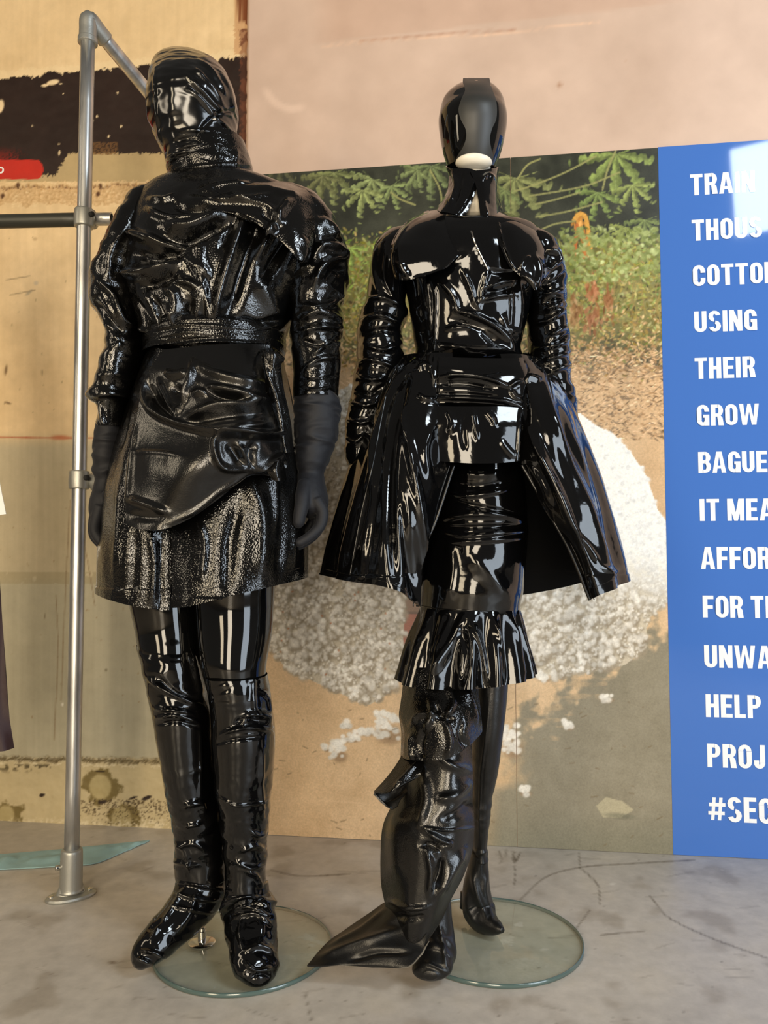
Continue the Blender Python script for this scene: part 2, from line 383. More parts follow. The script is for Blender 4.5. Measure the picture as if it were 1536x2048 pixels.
# ---------------------------------------------------------------- painted surfaces (what is printed or painted on them)
class Canvas:
    def __init__(s, x0, y0, x1, y1, base, step=1.0):
        s.x0, s.y0, s.st = x0, y0, step
        s.X, s.Y = np.meshgrid(np.arange(x0, x1, step), np.arange(y0, y1, step)); s.A = np.zeros(s.X.shape+(3,)); s.A[:] = base
    def blend(s, m, c): s.A += (np.asarray(c, float)-s.A)*m[..., None]
    def box(s, x0, y0, x1, y1):
        h, w = s.X.shape; f = lambda v, o, n: int(min(max((v-o)/s.st, 0), n))
        return slice(f(y0, s.y0, h), f(y1, s.y0, h)), slice(f(x0, s.x0, w), f(x1, s.x0, w))
    def dab(s, x, y, rx, ry, c, ang=0.0, soft=.25, a=1.0):
        r = max(rx, ry)+1; b = s.box(x-r, y-r, x+r+1, y+r+1); X = s.X[b]-x; Y = s.Y[b]-y
        if X.size == 0: return
        ca, sa = math.cos(ang), math.sin(ang); d = np.hypot((X*ca+Y*sa)/rx, (-X*sa+Y*ca)/ry)
        m = np.clip((1-d)/soft, 0, 1)*a; s.A[b] += (np.asarray(c, float)-s.A[b])*m[..., None]
    def line(s, pts, w, c, a=1.0, soft=1.0):
        pts = np.array(pts, float); pts = spline(pts, 5*len(pts)) if len(pts) > 2 else pts
        for p, q in zip(pts[:-1], pts[1:]):
            x0, y0 = np.minimum(p, q)-w-2; x1, y1 = np.maximum(p, q)+w+3; b = s.box(x0, y0, x1, y1); X = s.X[b]; Y = s.Y[b]
            if X.size == 0: continue
            d = q-p; t = np.clip(((X-p[0])*d[0]+(Y-p[1])*d[1])/max(d@d, 1e-9), 0, 1)
            r = np.hypot(X-p[0]-t*d[0], Y-p[1]-t*d[1]); m = np.clip((w/2+soft-r)/soft, 0, 1)*a
            s.A[b] += (np.asarray(c, float)-s.A[b])*m[..., None]
    def poly_mask(s, pts):
        m = np.zeros(s.X.shape, bool); n = len(pts)
        for i in range(n):
            (x1, y1), (x2, y2) = pts[i], pts[(i+1) % n]
            if y1 == y2: continue
            k = ((s.Y >= y1) != (s.Y >= y2)); xi = (s.Y-y1)*(x2-x1)/(y2-y1)+x1; m ^= k & (s.X < xi)
        return m
    def sample(s, p):
        x = np.clip((p[..., 0]-s.x0)/s.st, 0, s.X.shape[1]-1.001); y = np.clip((p[..., 1]-s.y0)/s.st, 0, s.X.shape[0]-1.001)
        i, j = y.astype(int), x.astype(int); fy, fx = (y-i)[..., None], (x-j)[..., None]; A = s.A
        return A[i, j]*(1-fy)*(1-fx)+A[i+1, j]*fy*(1-fx)+A[i, j+1]*(1-fy)*fx+A[i+1, j+1]*fy*fx

def paint_print():
    C = Canvas(470, 250, 1340, 1730, (52, 54, 44)); X, Y = C.X, C.Y; rg = np.random.RandomState(3)
    n1 = noise2(X, Y, .012, 1); n2 = noise2(X, Y, .05, 2); n3 = noise2(X, Y, .16, 3, 3)
    C.A += (n1*22+n2*10)[..., None]*np.array([1, 1, .85])
    # ground: dry earth
    g = smooth(690, 760, Y+n1*60+(1100-X)*.05); C.blend(g, (210, 174, 132)); C.A += (g*(n1*16+n3*9))[..., None]
    # undergrowth and dry litter, many small leaves
    ug = smooth(470, 500, Y+n2*20)*smooth(740, 640, Y+n1*40); C.blend(ug, (122, 116, 64)); C.A += (ug*(n2*24+n1*20))[..., None]
    for k in range(9500):
        x = rg.uniform(470, 1340); y = 470+270*rg.rand()**.9+rg.randn()*10; 
        if x > 1100: y += 10
        t = (y-480)/260+rg.randn()*.16
        if t < .5: c = np.array([146, 146, 72])+rg.randn()*24+np.array([rg.randn()*12, rg.randn()*7, rg.randn()*12])
        elif t < .8: c = np.array([158, 138, 76])+rg.randn()*28+np.array([rg.randn()*10, 0, rg.randn()*8])
        else: c = np.array([196, 156, 108])+rg.randn()*28
        if rg.rand() < .13: c = c*.5
        r = rg.uniform(1.6, 4.6); C.dab(x, y, r*1.7, r*.7, np.clip(c, 20, 255), rg.uniform(-1.4, 1.4), .5, .9)
    for k in range(2600):
        x = rg.uniform(1090, 1340) if rg.rand() < .8 else rg.uniform(470, 1340); y = rg.uniform(700, 880)
        c = np.array([205, 165, 122])+rg.randn()*30; c = c if rg.rand() < .7 else c*.55
        C.dab(x, y, rg.uniform(3, 9), rg.uniform(.8, 2), np.clip(c, 30, 255), rg.uniform(-.8, .8), .5, .85)
    for k in range(70):
        x = rg.uniform(480, 1335); y = rg.uniform(495, 620); C.line([(x, y), (x+rg.randn()*8, y+25), (x+rg.randn()*14, y+rg.uniform(40, 90))], 1.4, (150, 128, 70), .7)
    # rust-brown dead leaves
    for (x, y, w, h, c) in ((1160, 450, 12, 26, (205, 140, 60)), (1172, 490, 8, 34, (190, 112, 52)), (1188, 585, 13, 38, (166, 104, 64)), (1182, 640, 16, 30, (150, 96, 60)), (1150, 620, 12, 26, (146, 104, 60)), (1216, 600, 9, 40, (150, 100, 58))):
        for k in range(40): C.dab(x+rg.randn()*w*.5, y+rg.randn()*h*.5, rg.uniform(2, 5), rg.uniform(4, 12), np.array(c)+rg.randn()*22, rg.uniform(-.5, .5), .5, .8)
    C.line([(1148, 440), (1158, 428), (1170, 432), (1178, 470), (1182, 510)], 7, (214, 158, 72), .9)
    C.line([(1154, 450), (1152, 480), (1148, 520)], 6, (188, 104, 50), .9)
    # papaya leaves and stalks in the dark
    def leaf(x, y, s, ang, c, n=9, droop=1.0):
        b = C.box(x-s, y-s*.4, x+s, y+s*1.25); XX = C.X[b]-x; YY = C.Y[b]-y
        th = np.arctan2(YY, XX)-ang; r = np.hypot(XX, YY/droop)/s
        th = (th+math.pi) % (2*math.pi)-math.pi; k = np.abs(th) < 1.9
        lob = np.abs(np.cos(th*n/2))**1.5; L = .20+.80*lob*(1-.34*np.abs(th)/1.9)
        jag = .17*np.sin(r*30+th*9)+.09*np.sin(r*57)
        m = np.clip((L*(1+jag*1.2)-r)*9, 0, 1)*k
        rib = np.clip(1-np.abs(np.sin(th*n/2))*r*s/2.0, 0, 1)
        cc = (np.asarray(c, float)+np.array([16, 6, 10]))[None, None]*(1+.30*np.sin(th*n*1.0)[..., None]*.6+.18*(noise2(C.X[b], C.Y[b], .09, 8, 2))[..., None]*2)
        cc = cc+rib[..., None]*26
        C.A[b] += (cc-C.A[b])*(m*.95)[..., None]
    H = math.pi/2
    for (x, y, s, a, c) in ((1232, 308, 105, H, (104, 128, 62)), (1195, 385, 62, H+.2, (96, 122, 60)), (1265, 370, 62, H-.2, (110, 130, 66)), (1030, 356, 105, H+.05, (102, 116, 66)), (1010, 380, 60, H+.5, (88, 108, 60)),
                            (745, 358, 66, H+.4, (112, 132, 78)), (782, 372, 52, H-.3, (100, 122, 70)), (725, 380, 60, H+.1, (120, 138, 78)), (862, 332, 74, H, (82, 102, 60)), (835, 340, 50, H+.5, (92, 112, 66)), (668, 345, 70, H, (100, 116, 66)), (645, 352, 60, H+.1, (84, 96, 56)),
                            (700, 495, 50, H-.1, (122, 152, 66)), (1290, 440, 60, H, (88, 110, 56)), (560, 330, 60, H, (62, 72, 46)), (1250, 455, 44, H+.3, (110, 128, 60))):
        leaf(x, y, s, a, c)
    st = (148, 146, 92)
    for p in ([(1192, 312), (1130, 345), (1062, 372), (1030, 382)], [(1080, 318), (1055, 330), (1035, 358)], [(1238, 345), (1170, 372), (1060, 392)], [(1205, 404), (1130, 424), (1072, 434)], [(1150, 442), (1110, 448), (1080, 460)], [(1160, 385), (1100, 402), (1072, 408)], [(782, 385), (800, 398), (830, 410)], [(860, 340), (880, 380), (885, 420)], [(1232, 300), (1215, 340), (1205, 380)]):
        C.line(p, 2.6, st, .85)
    for k in range(500):     # pale-leaved weeds along the dark
        x = rg.uniform(1120, 1335); y = rg.uniform(455, 560); c = np.array([142, 152, 88])+rg.randn()*26
        C.dab(x, y, rg.uniform(3, 9), rg.uniform(2, 6), np.clip(c, 20, 255), rg.uniform(-1, 1), .4, .8)
    # ground in front: sunlit earth, then the shade of a tree
    g2 = smooth(1160, 1260, Y); C.blend(g2*.9, (214, 182, 142)); C.A += (g2*(n1*16+n2*8+n3*6))[..., None]
    edge = 1440-(X-1040)*.62+n2*70+n1*40+22*np.sin(X*.11+Y*.05); sh = smooth(-26, 30, Y-edge)*smooth(985, 1060, X+n2*30-(Y-1500)*.15)
    sh = np.clip(sh+smooth(1560, 1590, Y-(X-1000)*.02)*smooth(950, 1010, X), 0, 1); C.blend(sh*.92, (132, 126, 108)); C.A += (sh*(n1*10+n2*6))[..., None]
    tuft = smooth(.10, .22, noise2(X*.35, Y*1.6, .05, 12, 3))*smooth(60, 0, np.abs(Y-edge-20))*(X > 1030)*(X < 1240); C.blend(tuft*.5, (196, 166, 128))
    m = smooth(1600, 1700, Y)*(X > 960); C.blend(m*.35, (104, 106, 90))
    m = smooth(700, 715, X+n2*3)*smooth(752, 742, X)*smooth(1440, 1560, Y); 
    # terracotta post between the heaps
    m = ((X > 803) & (X < 870) & (Y > 1180) & (Y < 1300)).astype(float); C.blend(m, (142, 112, 92)); C.blend(m*(Y > 1228), (168, 104, 84)); C.blend(m*(abs(Y-1226) < 3), (110, 84, 70))
    # cotton heap
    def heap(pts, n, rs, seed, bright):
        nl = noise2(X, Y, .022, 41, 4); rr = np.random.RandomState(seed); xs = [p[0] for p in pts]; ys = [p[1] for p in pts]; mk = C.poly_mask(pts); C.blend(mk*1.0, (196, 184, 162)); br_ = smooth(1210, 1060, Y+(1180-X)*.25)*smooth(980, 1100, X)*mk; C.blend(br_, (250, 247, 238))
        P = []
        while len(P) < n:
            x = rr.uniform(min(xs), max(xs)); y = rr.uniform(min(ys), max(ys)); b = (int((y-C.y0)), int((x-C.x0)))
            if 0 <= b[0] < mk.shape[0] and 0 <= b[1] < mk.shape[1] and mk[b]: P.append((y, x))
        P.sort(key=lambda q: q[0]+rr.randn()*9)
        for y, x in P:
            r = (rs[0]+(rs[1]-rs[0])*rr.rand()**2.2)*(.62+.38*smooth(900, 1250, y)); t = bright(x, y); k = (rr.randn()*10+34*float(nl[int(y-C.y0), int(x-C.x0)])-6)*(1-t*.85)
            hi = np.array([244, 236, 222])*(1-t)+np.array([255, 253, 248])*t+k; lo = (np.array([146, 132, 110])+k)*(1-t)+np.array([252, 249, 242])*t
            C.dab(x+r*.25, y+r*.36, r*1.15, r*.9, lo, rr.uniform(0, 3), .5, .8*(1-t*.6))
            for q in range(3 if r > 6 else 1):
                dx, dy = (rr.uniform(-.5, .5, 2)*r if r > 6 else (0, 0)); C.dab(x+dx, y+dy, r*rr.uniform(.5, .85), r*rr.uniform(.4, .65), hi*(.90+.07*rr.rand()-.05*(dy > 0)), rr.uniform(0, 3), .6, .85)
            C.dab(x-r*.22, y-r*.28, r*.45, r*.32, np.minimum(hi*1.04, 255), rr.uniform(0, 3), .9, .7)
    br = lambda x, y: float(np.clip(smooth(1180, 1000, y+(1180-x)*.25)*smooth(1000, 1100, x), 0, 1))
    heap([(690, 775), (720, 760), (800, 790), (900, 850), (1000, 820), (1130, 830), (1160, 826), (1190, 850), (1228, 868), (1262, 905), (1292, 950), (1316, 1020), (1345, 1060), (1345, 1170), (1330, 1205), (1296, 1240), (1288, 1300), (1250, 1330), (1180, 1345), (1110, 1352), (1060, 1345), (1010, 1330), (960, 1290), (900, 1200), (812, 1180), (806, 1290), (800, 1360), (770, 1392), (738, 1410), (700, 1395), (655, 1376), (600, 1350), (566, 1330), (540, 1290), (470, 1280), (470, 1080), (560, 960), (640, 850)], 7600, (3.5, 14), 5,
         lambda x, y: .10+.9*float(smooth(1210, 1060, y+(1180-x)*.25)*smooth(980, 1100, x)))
    for k in range(16): C.dab(rg.uniform(560, 800), rg.uniform(1180, 1390), 3, 2, (176, 104, 62), rg.uniform(0, 3), .4, .7)
    def fluff(x, y, w, h, n):
        C.dab(x+4, y+h*.6, w*1.1, h*.7, (150, 122, 92), 0, .5, .8)
        for k in range(n):
            dx, dy = rg.uniform(-1, 1)*w, rg.uniform(-1, 1)*h; r = rg.uniform(5, 10)*min(1, min(w, h)/12+.4)
            v = 238-18*(dy/h > .3)+rg.randn()*6; C.dab(x+dx*.8, y+dy*.8, r, r*.85, (v, v-6, v-18), 0, .5, .9)
    for q in ((775, 1450, 30, 34, 50), (730, 1462, 26, 9, 16), (700, 1475, 22, 9, 14), (675, 1500, 18, 22, 26), (691, 1449, 9, 8, 8), (649, 1496, 6, 7, 5), (1022, 1478, 22, 34, 40), (1135, 1448, 12, 11, 10), (1048, 1581, 13, 11, 10), (1210, 1395, 16, 9, 8), (1085, 1356, 12, 8, 8)): fluff(*q)
    C.blend(C.poly_mask([(1192, 1612), (1212, 1594), (1244, 1602), (1268, 1620), (1240, 1636), (1206, 1634)])*1.0, (172, 162, 134)); C.dab(1240, 1632, 40, 8, (96, 96, 80), .1, .6, .5)
    for k in range(60):
        x, y = rg.uniform(540, 1330), rg.uniform(1400, 1690); C.line([(x, y), (x+rg.uniform(-12, 12), y+rg.uniform(-4, 6))], 1.5, (110, 92, 66), .5)
    C.line([(545, 1602), (640, 1601), (740, 1608)], 1.4, (222, 190, 150), .6)
    C.A = lin(np.clip(C.A, 4, 255)); return C

def paint_wall():
    C = Canvas(-60, -60, 560, 1680, (222, 192, 146)); X, Y = C.X, C.Y; rg = np.random.RandomState(11)
    n1 = noise2(X, Y, .01, 1); n2 = noise2(X, Y, .05, 2); n3 = noise2(X, Y, .2, 3, 3); streak = noise2(X*5, Y*.18, .02, 4)
    C.A += (n1*14+n2*6+streak*7)[..., None]
    C.blend(smooth(860, 900, Y)*.9, (178, 166, 138)); C.blend(smooth(1150, 1175, Y)*.6, (164, 160, 140)); C.A += ((Y > 870)*(streak*8))[..., None]
    C.line([(-60, 874), (200, 876), (330, 874)], 2.2, (176, 92, 56), .75); C.blend(smooth(26, 2, np.abs(X-120))*smooth(8, 0, np.abs(Y-875)), (188, 110, 70))
    C.blend(((Y > 1143) & (Y < 1168)).astype(float)*smooth(0, .1, n2+.35)*.5, (150, 138, 106))
    top = 160-.088*X+n3*7+n2*9; C.blend(smooth(.3, 0, np.abs(Y-top+6)/8-1)*.35, (236, 214, 170))
    bot = np.where(X < 112, 352+n3*10, np.where(X < 140, 352-(X-112)*1.55+n3*12, 309+n3*7))
    br = ((Y > top) & (Y < bot)).astype(float); C.blend((Y > bot-4)*(Y < 366).astype(float)*.95, (176, 152, 108)); C.blend(br, (38, 22, 15)); C.A += (br*(n1*8+n2*5))[..., None]
    sp = ((X > 188) & (X < 238) & (Y > 286) & (Y < 312) & (noise2(X, Y, .35, 9, 2) > -.1)); C.blend(sp*.75, (120, 84, 44))
    red = smooth(290, 318, Y)*smooth(100, 20, X)*(Y < 350)*(noise2(X, Y, .3, 5, 2)+.55 > (X+20)/90); C.blend(np.clip(red, 0, 1)*.8, (128, 26, 14))
    rr = ((np.hypot(np.maximum(X-74, 0), (Y-341)*.75) < 14.5)).astype(float); C.blend(rr, (186, 40, 24))
    for (x, y, a, b, g) in ((108, 167, 15, 6, -.2), (92, 173, 9, 3, -.1), (124, 170, 3, 2, 0), (3, 215, 8, 16, .2), (121, 308, 2.5, 6, .1), (129, 190, 2, 2, 0), (237, 188, 2.4, 2.4, 0), (244, 255, 2.6, 3.6, .3), (219, 275, 2.4, 3.6, .2), (196, 235, 2.4, 3, 0), (188, 244, 2, 2, 0), (67, 254, 1.6, 1.6, 0), (120, 290, 1.5, 2, 0)):
        C.dab(x, y, a, b, (228, 202, 158), g, .3)
    # stained strip beside the plaster edge
    m = ((X > 470+n3*4) & (X < 496) & (Y < 112+n2*10)).astype(float); C.blend(m*.8, (196, 150, 104)); m2 = ((X > 476+n3*5+n2*5) & (X < 498) & (Y < 50+n2*24)).astype(float); C.blend(m2, (120, 66, 34)); C.blend(((X > 481+n3*7+n2*5) & (Y < 330) & (Y > 60)).astype(float)*(.45+.4*(n2 > 0)), (104, 58, 36))
    # broken plaster line
    lip = 366+n3*8+n2*6; cr = 377+n3*9+n2*10-.02*X; C.blend(((Y > lip) & (Y < cr)).astype(float)*.9, (214, 182, 134)); C.blend(smooth(2.4, 0, np.abs(Y-cr))*.9, (96, 62, 34))
    rough = ((Y > cr) & (Y < 408+n2*14)).astype(float); C.blend(rough*.7, (196, 160, 112)); C.A += (rough*n3*40)[..., None]
    for (x, y) in ((38, 372), (5, 392), (202, 374), (196, 388)): C.dab(x, y, 5, 7, (88, 56, 32), .3, .5)
    for k in range(60): C.dab(rg.uniform(0, 480), 400+rg.uniform(-18, 14), rg.uniform(1.5, 4), rg.uniform(1, 3), (230, 204, 160), 0, .5, .7)
    # marks
    for (x, y, a, b, g, c) in ((12, 740, 4, 14, .15, (120, 92, 58)), (16, 806, 9, 3, .3, (110, 84, 54)), (72, 566, 6, 6, 0, (196, 176, 148)), (58, 585, 4, 12, .9, (176, 158, 128)), (70, 478, 6, 5, 0, (190, 160, 118)), (84, 745, 1.5, 10, 0, (130, 104, 70)), (125, 1409, 3, 5, 0, (238, 232, 216)), (212, 1340, 4, 4, .4, (120, 112, 88)), (90, 1232, 1.6, 8, .1, (124, 112, 86))):
        C.dab(x, y, a, b, c, g, .6, .85)
    for p in ([(168, 1085), (180, 1150), (190, 1212)], [(112, 1190), (116, 1300), (108, 1480)], [(140, 1000), (130, 1200), (122, 1400)], [(12, 560), (60, 552)], [(20, 590), (70, 580)]): C.line(p, 1.0, (128, 106, 76), .6)
    for k in range(90): C.dab(rg.uniform(0, 350), rg.uniform(420, 1480), rg.uniform(.8, 2), rg.uniform(1, 5), (140, 116, 80), rg.uniform(-.3, .3), .6, .6)
    # skirting zone below the ledge
    C.blend(smooth(1512, 1524, Y+n3*5)*.85, (190, 172, 132)); ed = 1517+n3*7+n2*6+.02*X
    C.blend(smooth(5, 0, np.abs(Y-ed))*.85, (92, 78, 50)); C.blend(smooth(3, 0, np.abs(Y-ed-7))*.6*(n2 > -.05), (224, 212, 182))
    mould = smooth(.0, .2, noise2(X, Y, .09, 14))*smooth(1524, 1530, Y)*smooth(1548, 1532, Y)*(X < 110); C.blend(mould*.8, (70, 60, 38))
    for (x, y, r, hx, hy) in ((208, 1572, 34, 22, 26), (250, 1634, 30, 22, 22), (20, 1628, 26, 22, 20)):
        th = np.arctan2(Y-y, X-x); rr = np.hypot((X-x)/1.15, Y-y)+noise2(np.cos(th)+x, np.sin(th)+y, 1.1, 3, 3)*16+noise2(X, Y, .06, 6, 2)*9+n3*6
        C.blend(smooth(r+1, r-4, rr)*.85, (104, 88, 46)); C.blend(smooth(r*.72, r*.55, np.hypot((X-x+4)/1.0, (Y-y)*.85)+n3*2), (168, 152, 108))
    for (x, y, a, b, g) in ((88, 1588, 7, 4, -.2), (296, 1594, 12, 4.5, -.35), (270, 1593, 11, 2.4, -.3), (208, 1602, 10, 4, -.2), (204, 1541, 11, 1.6, .05), (262, 1602, 10, 1.6, .2)): C.dab(x, y, a, b, (36, 22, 16), g, .3)
    for k in range(420):
        x = rg.uniform(160, 345); y = 1596+abs(rg.randn())*26
        if y < 1650: C.dab(x, y, rg.uniform(.8, 2), rg.uniform(1, 2.8), (66, 50, 28), rg.uniform(0, 3), .5, .85)
    fl = smooth(1632, 1650, Y+n3*14+n2*8); C.blend(fl*(n3+n2 > -.02)*.7, (222, 208, 176))
    C.A = lin(np.clip(C.A, 4, 255)); return C

def paint_plaster():
    C = Canvas(470, -120, 1760, 380, (200, 173, 154), 2.0); X, Y = C.X, C.Y
    n1 = noise2(X, Y, .005, 1); n2 = noise2(X, Y, .02, 2); C.A += (n1*12)[..., None]+(n2*6)[..., None]
    up = smooth(3, -3, Y-(86-(X-640)*.115+n2*5)); C.blend(up*.30*smooth(600, 680, X)*smooth(1480, 1250, X), (188, 148, 124))
    C.line([(645, 92), (700, 86), (820, 76), (960, 70), (1060, 60), (1200, 42)], 3, (232, 192, 160), .5); C.line([(720, 84), (900, 68), (1030, 58)], 3, (168, 120, 94), .55)
    C.line([(530, 180), (550, 205), (580, 218), (605, 214)], 9, (220, 192, 172), .25, 6); C.dab(1119, 170, 8, 8, (166, 126, 100), 0, .8, .8); C.dab(1250, 120, 3, 3, (170, 130, 104), 0, .6, .7)
    C.blend(smooth(1270, 1420, X)*.25, (214, 190, 176)); C.blend(smooth(500, 486, X)*.6, (150, 108, 78))
    C.A = lin(np.clip(C.A, 4, 255)); return C

def paint_floor():
    C = Canvas(-700, 1560, 2300, 2700, (188, 180, 169), 2.0); X, Y = C.X, C.Y; rg = np.random.RandomState(5)
    P = on_floor(X, np.maximum(Y, 1300.)); gx, gy = P[..., 0], P[..., 1]
    n1 = noise2(gx, gy, 2.2, 1); n2 = noise2(gx, gy, 9, 2); n3 = noise2(gx, gy, 40, 3, 3)
    C.A += (n1*18+n2*13+n3*6)[..., None]*np.array([1, .97, .9]); C.blend(smooth(.12, .4, n2+n1*.5)*.35, (186, 176, 160)); C.blend(smooth(.15, .45, -n2)*.3, (128, 114, 96))
    dk = (92, 82, 70)
    for p in ([(1040, 1800), (1090, 1755), (1160, 1735), (1250, 1728), (1390, 1720)], [(1160, 1735), (1158, 1705)], [(1160, 1735), (1195, 1770), (1200, 1810)], [(1025, 1715), (1030, 1740), (1028, 1775)], [(1300, 1790), (1330, 1830), (1420, 1875), (1560, 1925)], [(610, 1985), (622, 2040)], [(1150, 1860), (1180, 1820)], [(540, 1740), (600, 1752), (700, 1748)], [(1200, 1870), (1290, 1862)]):
        C.line(p, 1.6, dk, .55)
    for p in ([(998, 1703), (1004, 1724)], [(1012, 1700), (1012, 1712)], [(1026, 1704), (1032, 1722), (1040, 1706)]): C.line(p, 3, (96, 86, 74), .5)
    for k in range(260):
        x, y = rg.uniform(-100, 1560), rg.uniform(1670, 2048); C.dab(x, y, rg.uniform(.8, 3), rg.uniform(.6, 1.6), dk if rg.rand() < .7 else (210, 202, 188), 0, .5, .6)
    for k in range(60):
        x, y = rg.uniform(0, 1536), rg.uniform(1690, 2048); a = rg.uniform(-.4, .4); l = rg.uniform(15, 60); C.line([(x, y), (x+l*math.cos(a), y+l*math.sin(a))], .8, dk, .3)
    C.dab(225, 1925, 9, 2.5, (80, 62, 44), 0, .5, .8); C.dab(1225, 1768, 8, 2.5, (232, 226, 214), 0, .5, .8); C.dab(607, 1671, 9, 2, (238, 232, 220), .1, .5, .9)
    C.A = lin(np.clip(C.A, 4, 255)); return C

# ---------------------------------------------------------------- the setting
def wall_s(px, off=0.0, py=1024.0):
    return (on_wall(px, py, off)-W0)@WD
def wall_pt(s, z, off=0.0):
    s, z = np.broadcast_arrays(np.asarray(s, float), np.asarray(z, float))
    return W0+WN*off+s[..., None]*WD+z[..., None]*np.array([0, 0, 1.])

def build_setting():
    # old painted wall on the left (runs on behind the board)
    px = np.concatenate([np.linspace(-1500, -60, 20)[:-1], np.arange(-60, 505, 2.5), np.linspace(505, 3200, 40)])
    s = wall_s(px); z = np.concatenate([np.arange(0, 2.4, .0036), np.linspace(2.41, 3.2, 12)])
    S, Z = np.meshgrid(s, z[::-1]); P = wall_pt(S, Z); q = project(P); X, Y = q[..., 0], q[..., 1]
    m = (X > -70) & (X < 520)
    n3 = noise2(X, Y, .2, 3, 3); n2 = noise2(X, Y, .05, 2); h = noise2(X, Y, .03, 31)*.0012
    cr = 377+n3*9+n2*10-.02*X; h = h+smooth(3, -3, Y-cr)*.006+smooth(3.5, 0, np.abs(Y-cr))*-.004+((Y > cr) & (Y < 408))*n3*.004
    ed = 1517+n3*7+n2*6+.02*X; h = h+smooth(-2, 3, Y-ed)*.010+smooth(4, 0, np.abs(Y-ed+3))*-.005+(Y > 1515)*n2*.003
    h = h+smooth(1.5, -1.5, np.abs(Y-874)-1)*-.002
    P = P+WN*(h*m)[..., None]; Cw = paint_wall(); colr = Cw.sample(q)
    o = mesh_obj('wall_left', P.reshape(-1, 3), grid_faces(*S.shape)[:, ::-1], M['wall_paint']); set_color(o, colr); o['kind'] = 'structure'
    # plaster skin standing 14 mm proud, its raw edge at the left
    px = np.concatenate([np.arange(487, 1600, 6), np.linspace(1600, 3200, 30)]); s = wall_s(px); z = np.concatenate([np.linspace(0, 1.2, 12)[:-1], np.arange(1.2, 2.4, .008), np.linspace(2.41, 3.2, 12)])
    S, Z = np.meshgrid(s, z[::-1]); off = .014+.0016*noise2(S, Z, 3, 5); P = wall_pt(S, Z, 0)+WN*off[..., None]
    jag = np.zeros_like(S); jag[:, 0] = .006*noise2(Z[:, 0], Z[:, 0]*0, 40, 3); P = P+WD*jag[..., None]
    Cp = paint_plaster(); colr = Cp.sample(project(P)); nv, nu = S.shape
    back = wall_pt(S[:, :1], Z[:, :1], -.004)+WD*.002; P2 = np.concatenate([back, P], 1); c2 = np.concatenate([colr[:, :1]*0+lin((92, 56, 34)), colr], 1); 
    o = mesh_obj('wall_back', P2.reshape(-1, 3), grid_faces(nv, nu+1)[:, ::-1], M['plaster']); set_color(o, c2); o['kind'] = 'structure'
    # floor
    x = np.concatenate([np.linspace(-5, -1.3, 10)[:-1], np.arange(-1.3, 1.5, .0055), np.linspace(1.5, 5, 10)]); y = np.concatenate([np.linspace(-5, .8, 12)[:-1], np.arange(.8, 2.5, .0055), [2.6, 3.2]])
    GX, GY = np.meshgrid(x, y); P = np.stack([GX, GY, np.zeros_like(GX)], -1); Cf = paint_floor(); Ps = P.copy(); Ps[..., 1] = np.maximum(Ps[..., 1], .75)
    o = mesh_obj('floor', P.reshape(-1, 3), grid_faces(*GX.shape), M['floor']); set_color(o, Cf.sample(project(Ps))); o['kind'] = 'structure'

